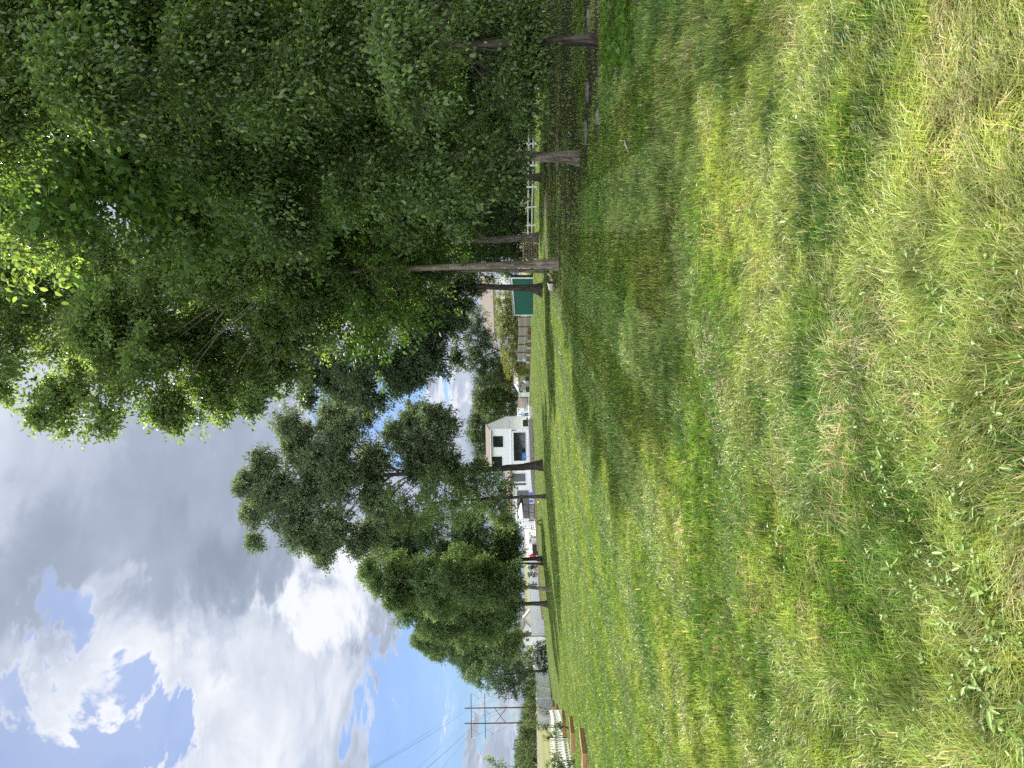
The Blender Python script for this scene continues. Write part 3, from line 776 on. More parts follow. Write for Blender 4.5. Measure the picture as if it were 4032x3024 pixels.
tree('pale_trunk_tree', 'tree with short whitish sunlit trunk and low drooping boughs', 'tree', gp(2282, 620),
     TR(YF, [(2284, 622, 21), (2180, 618, 20), (2060, 615, 18), (1900, 610, 17), (1600, 600, 14), (1100, 620, 10), (600, 640, 6)]),
     clumped(PL(YF, [(160, 760, 250, -2), (480, 620, 250, -1), (700, 830, 190, 0), (960, 650, 220, -2), (1180, 830, 150, -1), (1230, 620, 200, 0), (1450, 760, 150, -2), (1480, 560, 170, 0), (1660, 700, 120, -2), (1700, 520, 130, -1), (1850, 720, 70, -3), (1880, 600, 85, -2),
               (1960, 640, 55, -3), (1930, 500, 85, -1), (1800, 840, 50, -2), (-100, 560, 300, 0), (300, 880, 170, 1), (960, 880, 130, 2), (1990, 720, 30, -3), (1600, 860, 80, 0)], seed=25), 5, 0.60, 25, 0.62),
     leaf=0.105, layers=2.01, seed=35, bark='bark_tan', mleaf='leaf_gloss', per=32, spread=0.30, droop=0.9, flare=1.5, col=(0.103, 0.165, 0.057), young=(0.223, 0.296, 0.083), pyoung=0.08, twigs=8)
YG = gy(2352, 160)
tree('near_dark_tree', 'nearest tree, thin dark trunk on bare earth with boughs hanging over the shade', 'tree', gp(2352, 160),
     TR(YG, [(2352, 158, 20), (2260, 160, 18), (2120, 166, 17), (1950, 172, 16), (1600, 180, 14), (1000, 200, 10), (500, 220, 7)]),
     clumped(PL(YG, [(80, 180, 300, -2), (380, 330, 230, -3), (480, 60, 240, -1), (760, 260, 210, -2), (950, 60, 190, 0), (1060, 330, 150, -2), (1180, 120, 130, 0), (-120, 420, 260, -3), (700, 480, 150, 0), (1850, 40, 110, 0), (1930, 160, 90, 1), (1960, 300, 70, 1), (1350, 130, 120, -2), (1250, 270, 110, -2), (1330, 20, 90, -2), (2030, 330, 45, 0), (2045, 210, 48, 0), (2055, 90, 48, 0), (2072, 430, 42, 0), (2085, 270, 40, 0), (2092, 130, 40, 0), (2085, 10, 50, 0),
               (2000, 60, 70, 1), (1240, -60, 150, 0), (1600, -120, 200, 1), (1960, -80, 130, 1), (900, 480, 120, 1), (1250, 420, 120, 2)], seed=26), 5, 0.60, 26, 0.62),
     leaf=0.088, layers=1.71, seed=36, bark='bark_dark', mleaf='leaf_gloss', per=32, spread=0.34, droop=1.0, col=(0.083, 0.134, 0.043), young=(0.236, 0.300, 0.083), pyoung=0.10, twigs=8)
# long boughs of the near tree with sunlight put into their paler leaf colour
tree('drooping_sapling', 'low leafy bough coloured as if sunlit, hanging in front of the dark hollow', 'bough', gp(2300, -380),
     TR(10.5, [(2400, -380, 16), (2000, -330, 14), (1600, -200, 12), (1500, -60, 9), (1520, 80, 6)]),
     PL(10.5, [(1540, 60, 85, -0.3), (1600, 160, 100, -0.2), (1560, 260, 95, -0.4), (1640, 330, 80, -0.2), (1690, 220, 75, 0), (1560, 400, 55, -0.3), (1700, 430, 48, -0.3), (1640, 470, 30, -0.3), (1500, 170, 50, 0), (1720, 330, 40, 0)], seed=27),
     leaf=0.075, layers=2.19, seed=37, bark='bark_dark', mleaf='leaf_gloss', per=28, spread=0.30, droop=1.1, col=(0.121, 0.187, 0.067), young=(0.223, 0.284, 0.083), pyoung=0.10, twigs=8)
tree('overhanging_tree', 'light green backlit leaves of a bough overhead at the top of the view', 'tree', np.array([12.5, 15.5, 0.0]),
     [(np.array([12.5, 15.5, 0.0]), .16), (pt(900, -900, 15.5), .16), (pt(-100, -700, 15), .13), (pt(-330, 0, 14.8), .08), (pt(-260, 600, 14.5), .05), (pt(-140, 950, 14.5), .02)],
     PL(14.5, [(30, 960, 70, 0), (60, 1060, 62, -.2), (110, 900, 70, .2), (150, 1000, 60, 0), (230, 960, 46, .2), (280, 1010, 36, .2), (20, 660, 60, .5), (30, 450, 70, .8)], seed=28),
     leaf=0.135, near=True, limb=.15, layers=0.62, seed=38, bark='bark_dark', mleaf='leaf', per=16, spread=0.26, droop=0.7, col=(0.121, 0.182, 0.061), young=(0.199, 0.251, 0.083), pyoung=0.15, twigs=2)

# the wood goes on to the right of the frame and shades the lawn
for i, (x, y, sh, lab) in enumerate([(11.5, 16.5, -2.0, 'wood tree outside the view nearest the camera'), (15.0, 22.5, -3.5, 'wood tree outside the view beside the nearest trunk'), (18.5, 30.0, -5.0, 'wood tree outside the view level with the whitish trunk'), (23.0, 39.0, -6.0, 'wood tree outside the view level with the straight pale trunk'),
                               (29.0, 50.0, -7.0, 'wood tree outside the view near the rail fence'), (17.0, 32.0, -9.0, 'wood tree outside the view leaning over the whitish trunk'), (24.0, 44.0, -12.0, 'wood tree outside the view leaning far over the lawn')]):
    g_ = np.random.default_rng(300 + i); q = np.array([x, y, 0.0]); cs = q + np.array([sh, 0, 0])
    lob = [(cs + np.array([0, 0, 10.5]), 3.8)] + [(cs + np.array([cos(a) * 3.6, sin(a) * 3.6, 8.4 + g_.uniform(-1.6, 3.4)]), g_.uniform(2.6, 3.4)) for a in np.linspace(0, 2 * pi, 8)[:-1]]
    tree('wood_tree', lab, 'tree', q, [(q, .22), (q + np.array([.2, .1, 6]), .16), (q + np.array([0, 0, 12]), .05)], lob, leaf=.20, layers=1.15, seed=310 + i, group='wood trees of the shaded right side', mleaf='leaf_far', simple=True, per=26, spread=.2, twigs=3)

# ------------------------------------------------------------------ buildings and garden things
def X(v): return np.asarray(v, float)
def pbox(mb, x0, x1, y0, y1, Y, th, rz=0.0, dy=0.0):
    "upright box filling the photo rectangle at depth Y (its near face), th metres deep"
    a = pt((x0 + x1) / 2, (y0 + y1) / 2, Y + th / 2 + dy)
    return mb.box(a, ((y1 - y0) * px(Y), th, (x1 - x0) * px(Y)), rz)
def onground(p): return np.array([p[0], p[1], float(gz(p[0], p[1]))])

class Frame:
    "local frame: s along the front to the left, t backwards, z up"
    def __init__(self, A, a):
        self.A = X(A); self.e = np.array([-cos(a), sin(a), 0]); self.b = np.array([sin(a), cos(a), 0]); self.rz = -a
    def __call__(self, s, t, z): return self.A + self.e * s + self.b * t + np.array([0, 0, z])
    def box(self, mb, s0, s1, t0, t1, z0, z1):
        vs = [self(s, t, z) for z in (z0, z1) for s, t in ((s0, t0), (s1, t0), (s1, t1), (s0, t1))]
        return mb.add(vs, [(3, 2, 1, 0), (4, 5, 6, 7), (0, 1, 5, 4), (1, 2, 6, 5), (2, 3, 7, 6), (3, 0, 4, 7)])
def window(H, root, s0, s1, z0, z1, panes=2, t=0.0, trim=0.09):
    f = MB()
    for a, b_, c, d in ((s0 - trim, s1 + trim, z1, z1 + trim), (s0 - trim, s1 + trim, z0 - trim, z0), (s0 - trim, s0, z0, z1), (s1, s1 + trim, z0, z1)):
        H.box(f, a, b_, t - 0.05, t + 0.02, c, d)
    w = f.build('window', M['trim'], root)
    g = MB(); H.box(g, s0 + 0.05, s1 - 0.05, t - 0.015, t + 0.015, z0 + 0.05, z1 - 0.05); g.build('pane', M['glass'], w)
    k = MB()
    for i in range(panes + 1):
        s = s0 + (s1 - s0) * i / panes
        a, b_ = (s, s + 0.05) if i == 0 else ((s - 0.05, s) if i == panes else (s - 0.025, s + 0.025))
        H.box(k, a, b_, t - 0.035, t + 0.018, z0 + 0.05, z1 - 0.05)
    H.box(k, s0, s1, t - 0.035, t + 0.018, z0, z0 + 0.05); H.box(k, s0, s1, t - 0.035, t + 0.018, z1 - 0.05, z1)
    k.build('sash', M['frame_dark'], w)
    return w
def slab(H, mb, s0, s1, ta, za, tb, zb, th=0.14):
    vs = [H(s, t, z + d) for d in (0, th) for s, t, z in ((s0, ta, za), (s1, ta, za), (s1, tb, zb), (s0, tb, zb))]
    return mb.add(vs, [(3, 2, 1, 0), (4, 5, 6, 7), (0, 1, 5, 4), (1, 2, 6, 5), (2, 3, 7, 6), (3, 0, 4, 7)])

# white two-storey house behind the tallest tree
HY = 106.0
U = px(HY)
A = pt(2080, 1690, HY)
H = Frame(A, R(7))
zg0 = -A[2] - 0.02                     # local height of the lawn
house = thing('white_house', 'white two-storey house with pinkish shingle roof and wide dark windows', 'house', onground(A))
mb = MB()
prof = [(0, zg0), (11, zg0), (11, 3.3), (4.2, 5.95), (0, 5.29)]
mb.prism([H(0.002, t, z) for t, z in prof], H(5.5, 0, 0) - H(0, 0, 0))
mb.build('wall', M['siding'], house)
mb = MB(); slab(H, mb, -0.10, 5.8, -0.35, 5.24, 4.2, 5.99, .10); slab(H, mb, -0.10, 5.8, 4.2, 5.99, 11.4, 3.18, .10); mb.build('roof', M['roof_pink'], house)
mb = MB(); H.box(mb, -0.12, 5.8, -0.50, -0.355, 5.16, 5.30); mb.build('gutter', M['trim'], house)
mb = MB(); H.box(mb, -0.03, 5.5, -0.10, 0.0, 2.34, 2.50); H.box(mb, -0.14, -0.03, -0.10, 8.0, 2.34, 2.50); H.box(mb, 0.0, 5.5, -0.05, 0.0, 0.0, 0.22); mb.build('belt_trim', M['trim'], house)
mb = MB(); H.box(mb, -0.13, -0.02, -0.06, 0.06, 0, 2.33); H.box(mb, -0.13, -0.02, -0.06, 0.06, 2.51, 5.1); mb.build('downspout', M['trim'], house)
S = lambda y: (y - 1690) * U
Zp = lambda x: (2080 - x) * U
window(H, house, S(1715), S(1760), Zp(1980), Zp(1940), 2)
window(H, house, S(1797), S(1838), Zp(1975), Zp(1935), 2)
window(H, house, S(1702), S(1816), Zp(2069), Zp(2021), 3)
mb = MB(); H.box(mb, 0.03, 0.16, -0.14, -0.002, Zp(2031), Zp(2019)); lamp = mb.build('wall_lamp', M['tan'], house)
mb = MB(); H.box(mb, 0.02, 0.17, -0.16, -0.14, Zp(2019), Zp(2016)); mb.build('lamp_shade', M['black'], lamp)
mb = MB()
mb.prism([H(5.503, t, z) for t, z in ((0.12, zg0), (8, zg0), (8, 2.55), (4, 3.15), (0.12, 2.52))], H(8.6, 0, 0) - H(0, 0, 0))
mb.build('wall', M['siding'], house)
mb = MB(); slab(H, mb, 5.52, 14.4, -0.3, 2.47, 4, 3.18); slab(H, mb, 5.52, 14.4, 4, 3.18, 8.3, 2.45); mb.build('roof', M['roof_pink'], house)
window(H, house, S(1868), S(1901), Zp(2066), Zp(2013), 1, 0.12)
window(H, house, S(1907), S(1916), Zp(2068), Zp(2016), 1, 0.12)
window(H, house, S(1937), S(2052), Zp(2078), Zp(2031), 4, 0.12)
mb = MB(); H.box(mb, S(2066), S(2084), 0.06, 0.118, 0.02, 2.0); dr = mb.build('door', M['trim'], house)
mb = MB(); H.box(mb, S(2068), S(2069.6), 0.02, 0.058, 0.95, 1.08); mb.build('handle', M['frame_dark'], dr)

# patio, stone edging
mb = MB()
q0 = pt(2081.5, 1600, 104.6); q1 = pt(2104, 1968, 105.0); q2 = pt(2113, 2200, 107.5)
mb.prism([q0, q1, q2, q2 + X([0, 9, 0.0]), q0 + X([0, 12, 0.0])], (0, 0, -1.1))
tag(mb.build('patio', M['concrete'], loc=q0), 'pale concrete patio in front of the white house', 'patio', kind='structure')
def strip_wall(name, label, cat, pts, mkey, th):
    "low wall: pts = (x top, x base, y, Y)"
    mb = MB()
    for (a, b) in zip(pts[:-1], pts[1:]):
        p = [pt(a[0], a[2], a[3]), pt(b[0], b[2], b[3]), pt(b[1], b[2], b[3]) - X([0, 0, .1]), pt(a[1], a[2], a[3]) - X([0, 0, .1])]
        mb.prism(p, (0, th, 0))
    p0 = pt(pts[0][1], pts[0][2], pts[0][3])
    return tag(mb.build(name, M[mkey], loc=p0), label, cat)
strip_wall('stone_wall', 'low grey fieldstone wall along the patio under the big sliding window', 'wall', [(2082, 2094, 1650, 104.4), (2083, 2097, 1700, 104.2), (2086, 2100, 1800, 104.2), (2092, 2108, 1900, 104.2), (2099, 2113, 1965, 104.2)], 'stone', 0.35)
strip_wall('kerb_edging', 'pale low kerb edging the patio before the furniture', 'kerb', [(2105, 2113, 1966, 104.2), (2109, 2117, 2060, 104.6), (2113, 2122, 2150, 105.2), (2117, 2127, 2230, 106), (2120, 2131, 2320, 105.5), (2133, 2141, 2440, 104.5)], 'tan', 0.3)

# ---- white privacy fences
def privacy(label, segs, mkey, n):
    "segs: (x top, x base, y, Y) ; panels with posts"
    b0 = pt(segs[0][1], segs[0][2], segs[0][3])
    root = thing('privacy_fence', label, 'fence', b0)
    ys = np.linspace(segs[0][2], segs[-1][2], n + 1)
    col = lambda k: np.interp(ys, [s[2] for s in segs], [s[k] for s in segs])
    xt, xb, YY = col(0), col(1), col(3)
    T = [pt(a, y, d) for a, y, d in zip(xt, ys, YY)]; B = [pt(a, y, d) - X([0, 0, .25]) for a, y, d in zip(xb, ys, YY)]
    for i in range(n):
        k = MB(); k.prism([T[i] - X([0, 0, .08]), T[i + 1] - X([0, 0, .08]), B[i + 1], B[i]], (0, 0.05, 0)); pn = k.build('panel', M[mkey], root)
        k = MB(); k.prism([T[i], T[i + 1], T[i + 1] - X([0, 0, .10]), T[i] - X([0, 0, .10])], (0, 0.10, 0))
        k.v = [(v[0], v[1] - 0.03, v[2]) for v in k.v]; k.build('rail', M[mkey], root)
    for i in range(n + 1):
        k = MB(); h = T[i][2] - B[i][2] + 0.06
        k.box((T[i][0], T[i][1] + 0.03, B[i][2] + h / 2), (0.13, 0.13, h)); k.box((T[i][0], T[i][1] + 0.03, B[i][2] + h + 0.02), (0.17, 0.17, 0.05)); k.build('post', M[mkey], root)
privacy('white fence behind the patio chairs and dark sofa', [(2066, 2112, 2086, 113), (2075, 2118, 2196, 112)], 'white', 2)
privacy('white fence coloured grey for the shade before the beige gable', [(2077, 2122, 2205, 112), (2086, 2134, 2380, 110), (2094, 2144, 2500, 108)], 'fence_shade', 5)
privacy('bright sunlit white fence at the lawn corner, left of the dark bushes', [(2096, 2147, 2530, 107), (2108, 2161, 2655, 104), (2116, 2178, 2810, 90), (2121, 2184, 2860, 86)], 'white', 6)

# ---- houses on the far left
def small_house(name, label, Y, ang, y0, y1, xb, xe, xa, depth, wall, roof, over=0.25):
    "gable end facing us between y0 (right) and y1 (left)"
    u = px(Y); A_ = pt(xb, y0, Y); F_ = Frame(A_, ang); w = (y1 - y0) * u; e = (xb - xe) * u; ap = (xb - xa) * u; zb = float(gz(A_[0], A_[1])) - A_[2] - 0.4
    zb = min(zb, -0.2)
    r = thing(name, label, 'house', onground(A_))
    k = MB(); k.prism([F_(0, 0, zb), F_(w, 0, zb), F_(w, 0, e), F_(w / 2, 0, ap), F_(0, 0, e)], F_(0, depth, 0) - F_(0, 0, 0)); k.build('wall', M[wall], r)
    k = MB()
    for sa, sb in ((-over, w / 2), (w / 2, w + over)):
        za = e - over * (ap - e) / (w / 2) if sa < 0 else ap; zz = ap if sb == w / 2 else e - over * (ap - e) / (w / 2)
        vs = [F_(s, t, z + d + 0.02) for d in (0, 0.13) for s, t, z in ((sa, -over, za), (sb, -over, zz), (sb, depth + over, zz), (sa, depth + over, za))]
        k.add(vs, [(3, 2, 1, 0), (4, 5, 6, 7), (0, 1, 5, 4), (1, 2, 6, 5), (2, 3, 7, 6), (3, 0, 4, 7)])
    k.build('roof', M[roof], r)
    return r, F_, u
r, F_, u = small_house('beige_house', 'beige gabled house wall showing above the shaded fence', 135, R(-14), 2408, 2462, 2110, 2084, 2060, 9, 'beige', 'roof_grey')
r, F_, u = small_house('white_cottage', 'small white cottage with grey roof just left of the beige gable', 150, R(8), 2462, 2545, 2110, 2064, 2048, 8, 'siding', 'roof_dark')
window(F_, r, 22 * u, 32 * u, 28 * u, 40 * u, 2, 0.0, 0.06); window(F_, r, 55 * u, 66 * u, 28 * u, 40 * u, 2, 0.0, 0.06)
r, F_, u = small_house('white_hut', 'tiny white hut above the fence behind the dark bushes', 160, R(5), 2610, 2634, 2120, 2102, 2095, 5, 'siding', 'roof_grey', 0.15)

# ---- garden shed with green wall
Yg = 85.0
gl_b, gr_b = pt(2102, 1243, Yg + 1.5), pt(2106, 1093, Yg - 2.0)
gl_t, gr_t = pt(2024, 1243, Yg + 1.5), pt(2011, 1093, Yg - 2.0)
shed = thing('green_shed', 'dark green shed with white edge trim behind the flared trunk', 'shed', gl_b)
back = X([1.0, 5.0, 0])
mb = MB(); mb.prism([gl_b, gr_b, gr_t, gl_t], back); mb.build('wall', M['green'], shed)
mb = MB(); up = X([0, 0, 0.02]); mb.prism([gl_t + up + X([-.2, -.2, 0]), gr_t + up + X([.2, -.2, 0]), gr_t + up + back, gl_t + up + back], (0, 0, 0.10)); mb.build('roof', M['roof_grey'], shed)
dn = X([0, -0.03, 0])
def bar(p, q, w, th=0.06):
    k = MB(); k.prism([p, q, q - X([0, 0, w]), p - X([0, 0, w])], (0, -th, 0)); return k
bar(gl_t + dn, gr_t + dn, 0.15).build('fascia', M['trim'], shed)
for a, b in ((gl_t, gl_b), (gr_t, gr_b)):
    s_ = 0.14 if a is gl_t else -0.14
    k = MB(); k.prism([a + dn - X([0, 0, .16]), b + dn, b + dn + X([s_, 0, 0]), a + dn - X([-s_, 0, .16])], (0, -0.06, 0)); k.build('corner_trim', M['trim'], shed)

# ---- panelled garden fence, retaining wall
ys = [1248, 1287, 1324, 1357, 1388, 1427]
xt = [2041, 2042, 2042.5, 2040, 2038, 2039]; xb = [2093, 2092, 2090, 2086, 2084, 2082]
YY = [104, 107, 110, 113, 116, 119]
root = thing('panel_fence', 'weathered wooden panel fence with dark posts below the clipped hedge', 'fence', pt(2093, 1248, 104))
for i in range(5):
    T0, T1 = pt(xt[i], ys[i] + 1.5, YY[i]), pt(xt[i + 1], ys[i + 1] - 1.5, YY[i + 1]); B0, B1 = pt(xb[i], ys[i] + 1.5, YY[i]), pt(xb[i + 1], ys[i + 1] - 1.5, YY[i + 1])
    k = MB(); k.prism([T0, T1, B1, B0], (0, .05, 0)); pn = k.build('panel', M['trellis'], root)
    k = MB()
    for f0, f1 in ((0.0, 0.06), (0.50, 0.56), (0.93, 1.0)):
        p = [T0 + (B0 - T0) * f0, T1 + (B1 - T1) * f0, T1 + (B1 - T1) * f1, T0 + (B0 - T0) * f1]
        k.prism([q + X([0, -.01, 0]) for q in p], (0, -.07, 0))
    k.build('rail', M['pillar'], pn)
for i in range(6):
    t_, b_ = pt(xt[i], ys[i], YY[i]), pt(xb[i], ys[i], YY[i])
    k = MB(); k.box((t_ + b_) / 2 + X([0, -.06, .05]), (0.11, .12, t_[2] - b_[2] + .15)); k.build('post', M['trellis_post'], root)
rw = thing('retaining_wall', 'low brown retaining wall with pale square pillars at the lawn end', 'wall', pt(2090, 1300, 100))
w = [(2078, 2092, 1290, 101), (2076, 2090, 1371, 106), (2075, 2088, 1398, 108), (2072, 2086, 1427, 110), (2071, 2085, 1450, 111)]
for a, b in zip(w[:-1], w[1:]):
    k = MB(); k.prism([pt(a[0], a[2], a[3]), pt(b[0], b[2], b[3]), pt(b[1] + 1, b[2], b[3]), pt(a[1] + 1, a[2], a[3])], (0, .3, 0)); k.build('wall', M['brown_wall'], rw)
for y, x0, x1, Y in ((1343, 2080, 2092, 104), (1371, 2077, 2089.5, 105.6), (1398, 2075.5, 2087.5, 107.6), (1427, 2073, 2085.5, 109.6)):
    k = MB(); pbox(k, x0, x1, y - 4, y + 4, Y, .35, dy=-.12); pbox(k, x0 - 1.2, x0 - .05, y - 4.6, y + 4.6, Y, .42, dy=-.15); k.build('pillar', M['pillar'], rw)

# ---- grey shed with little porch gable, neighbours
Yk = 128.0; u = px(Yk)
K = Frame(pt(2083, 1479, Yk), R(38))
ks = thing('grey_shed', 'grey shed with pale roof and a small front gable at the lawn end', 'shed', onground(pt(2083, 1479, Yk)))
e_ = 43 * u; ap = 58 * u; gl = 4.0; ll = 3.2
k = MB(); k.prism([K(0, 0, -.4), K(0, gl, -.4), K(0, gl, e_), K(0, gl / 2, ap), K(0, 0, e_)], K(ll, 0, 0) - K(0, 0, 0)); k.build('wall', M['grey_wall'], ks)
k = MB(); slab(K, k, -.2, ll + .2, -.25, e_ - .12, gl / 2, ap + .02, .1); slab(K, k, -.2, ll + .2, gl / 2, ap + .02, gl + .25, e_ - .12, .1); k.build('roof', M['roof_grey'], ks)
k = MB(); k.prism([K(1.35, -.5, -.4), K(2.15, -.5, -.4), K(2.15, -.5, e_ - .1), K(1.75, -.5, ap - .35), K(1.35, -.5, e_ - .1)], K(0, .49, 0) - K(0, 0, 0)); k.build('porch', M['grey_wall'], ks)
for s in (1.5, 1.85):
    k = MB(); K.box(k, s, s + .2, -.53, -.502, e_ - .5, e_ - .2); k.build('window', M['frame_dark'], ks)
wg = thing('white_garage', 'narrow white garage wall right of the person in blue', 'building', onground(pt(2082, 1555, 122)))
k = MB(); pbox(k, 2046, 2086, 1545.5, 1562, 121, 4); k.build('wall', M['siding'], wg)
k = MB(); pbox(k, 2042.5, 2045.9, 1544.5, 1564.5, 120.8, 4.5); k.build('roof', M['trim'], wg)
bh = thing('brick_building', 'pinkish brick building with a pale shuttered opening beyond the patio', 'building', onground(pt(2082, 1590, 124)))
k = MB(); pbox(k, 2040, 2086, 1566, 1603, 124, 4); k.build('wall', M['brick'], bh)
k = MB(); pbox(k, 2054, 2076, 1568, 1598, 123.9, .08); k.build('shutter', M['grey'], bh)
k = MB(); pbox(k, 2051.5, 2053.9, 1566.5, 1600, 123.85, .12); pbox(k, 2053.95, 2076, 1598.2, 1600, 123.85, .12); k.build('frame', M['pillar'], bh)
wb = thing('white_shed', 'low white sided shed right behind the person in blue', 'shed', onground(pt(2086, 1625, 118)))
k = MB(); pbox(k, 2040, 2088, 1604, 1652, 118, 3.5); k.build('wall', M['siding'], wb)
k = MB(); pbox(k, 2036.5, 2039.9, 1603, 1653, 117.8, 4); k.build('roof', M['trim'], wb)
k = MB(); pbox(k, 2038, 2047, 1613.2, 1614.6, 117.7, .06); k.build('vent', M['frame_dark'], wb)
k = MB(); pbox(k, 2079.5, 2081.5, 1545, 1604, 114, .1); pbox(k, 2081.5, 2088, 1545, 1546.2, 114, .1); pbox(k, 2081.5, 2088, 1574, 1575.2, 114, .1); pbox(k, 2081.5, 2088, 1602.5, 1603.7, 114, .1)
tag(k.build('white_railing', M['trim'], loc=pt(2088, 1575, 114)), 'low white railing in front of the pinkish brick building', 'railing')

# ---- tan roofed house behind the hedge
th_ = thing('tan_roof_house', 'house with broad tan roof seen over the clipped hedge', 'house', onground(pt(2060, 1240, 150)))
rp = [pt(1888, 1080, 158), pt(1900, 1275, 158), pt(1962, 1392, 152), pt(1946, 1300, 149.6), pt(1938, 1080, 149.6)]
k = MB(); k.prism([rp[0], rp[1], rp[3], rp[4]], (0, 0, -.15)); k.prism([rp[1], rp[2], rp[3]], (0, 0, -.15)); k.build('roof', M['roof_tan'], th_)
k = MB(); k.prism([pt(1939, 1085, 150.5), pt(1947, 1305, 150.5), pt(2075, 1305, 150.5), pt(2075, 1085, 150.5)], (0, 7, 0)); k.build('wall', M['siding'], th_)

# ------------------------------------------------------------------ foliage helpers for shrubs
def shrub(name, label, cat, base, lobes, leaf=0.12, layers=1.6, seed=0, group=None, mleaf='leaf_far', simple=True, stems=4, bark='bark_dark', **kw):
    g = np.random.default_rng(seed + 500)
    base = X(base); root = thing(name, label, cat, tuple(base), group)
    CL, P, D, Nn, L, C = crown_leaves(lobes, leaf, layers, seed, **kw)
    mb = MB()
    for c, cc in CL[:12]:
        st = base + np.append(g.normal(0, .08, 2), -.05)
        br = curve3(st, c, 0.02, 4, 0.03, g); mb.tube(br, [.03, .025, .02, .016, .012], 5, cap=False)
        for q in cc[:stems]:
            mb.tube(curve3(br[3], q, .02, 2, .01, g), [.012, .009, .005], 4, cap=False)
    mb.build('stem', M[bark], root)
    V, F, Cc = leaves_np(P - base, D, Nn, L, L * kw.get('aspect', 0.58), C, simple)
    NLEAF[0] += len(P)
    link('crown', np_mesh('crown', V, F, Cc), M[mleaf], root)
    return root
def shr(name, label, cat, Y, items, bx, by, **kw):
    b = onground(pt(bx, by, Y))
    return shrub(name, label, cat, b, PL(Y, items, seed=kw.get('seed', 0), jit=0.3), **kw)
YEL = dict(col=(0.155, 0.180, 0.040), young=(0.27, 0.28, 0.06), pyoung=0.25)
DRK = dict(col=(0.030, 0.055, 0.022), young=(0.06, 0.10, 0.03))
# clipped sunlit hedge bushes above the panel fence
hb = [(1985, 1175, 46), (1992, 1222, 48), (1988, 1268, 44), (1998, 1310, 46), (2002, 1350, 42), (2008, 1392, 42), (2016, 1432, 36), (2022, 1466, 30)]
for i, (x, y, r_) in enumerate(hb):
    lab = ['hedge bush behind the green shed, nearest the flared trunk', 'pale hedge bush above the first fence panel by the green shed', 'tall hedge bush under the pale blue wall of the tan-roofed house', 'hedge bush over the middle of the panel fence',
           'hedge bush above the fence at the red flowers', 'hedge bush over the far fence panels before the folded parasol', 'hedge bush above the folded blue parasol', 'small last hedge bush beside the grey shed roof'][i]
    shr('hedge_bush', lab, 'bush', 124, [(x, y, r_), (x + 26, y - 12, r_ * .8), (x + 30, y + 14, r_ * .8), (x + 55, y, r_ * .9), (x - 18, y + 10, r_ * .5)], 2080, y, seed=60 + i, group='sunlit hedge bushes over the panel fence', leaf=0.21, layers=0.75, per=22, spread=0.16, stems=2, **YEL)
# trees beyond the houses
def ftree(label, Y, items, bx, by, w, seed, leaf=0.26, layers=1.0, name='background_tree', group='trees behind the houses', **kw):
    b = onground(pt(bx, by, Y))
    lob = PL(Y, items, seed=seed, jit=0.3)
    top = max(lob, key=lambda l: l[0][2])[0]
    tr = [(b, w), (b * .5 + top * .5, w * .6), (top, w * .15)]
    return tree(name, label, 'tree', b, tr, lob, leaf=leaf, layers=layers, seed=seed, group=group, mleaf='leaf_far', simple=True, per=24, spread=0.2, twigs=2, **kw)
ftree('broad round tree rising behind the person and the patio', 146, [(1905, 1555, 48), (1935, 1520, 55), (1940, 1600, 55), (1975, 1560, 62), (1985, 1500, 50), (2005, 1600, 50), (2020, 1540, 46), (1890, 1590, 34), (2035, 1610, 30), (1960, 1635, 30)], 2080, 1560, .3, 71, layers=1.9, col=(0.068, 0.112, 0.026), young=(0.13, 0.18, 0.04), pyoung=.2)
ftree('dark tree behind the white house roof', 150, [(1880, 1690, 46), (1895, 1740, 44), (1905, 1650, 46), (1880, 1640, 30), (1910, 1790, 40), (1930, 1700, 46), (1960, 1680, 40), (1865, 1715, 26)], 2080, 1690, .3, 72, layers=1.9, col=(0.045, 0.078, 0.026))
ftree('blue-green tree between the big maple and the hedge', 140, [(1880, 1430, 44), (1915, 1400, 44), (1930, 1460, 46), (1895, 1490, 36), (1960, 1430, 38), (1870, 1370, 36), (1850, 1330, 30), (1905, 1345, 30), (1975, 1480, 34), (1985, 1440, 28), (1900, 1290, 34), (1925, 1330, 34), (1888, 1235, 26), (1870, 1280, 34)], 2080, 1430, .3, 73, layers=1.8, col=(0.040, 0.076, 0.032))
ftree('brownish bush-tree over the grey shed', 138, [(1985, 1455, 24), (2000, 1480, 26), (2010, 1500, 24), (1975, 1480, 22), (2020, 1490, 20), (1995, 1510, 22)], 2083, 1490, .14, 74, col=(0.085, 0.085, 0.035), young=(0.16, 0.15, 0.05))
ftree('low tree behind the extension of the white house', 140, [(1975, 1880, 34), (1985, 1930, 32), (1990, 1985, 34), (1995, 2040, 34), (2000, 2090, 36), (1970, 2060, 34)], 2090, 1980, .2, 75, col=(0.042, 0.078, 0.024))
ftree('tree behind the beige gable and shaded fence', 165, [(2010, 2330, 40), (2000, 2400, 44), (2015, 2470, 40), (2030, 2540, 44), (2040, 2600, 38), (2060, 2570, 30)], 2110, 2430, .2, 76, col=(0.045, 0.082, 0.028))
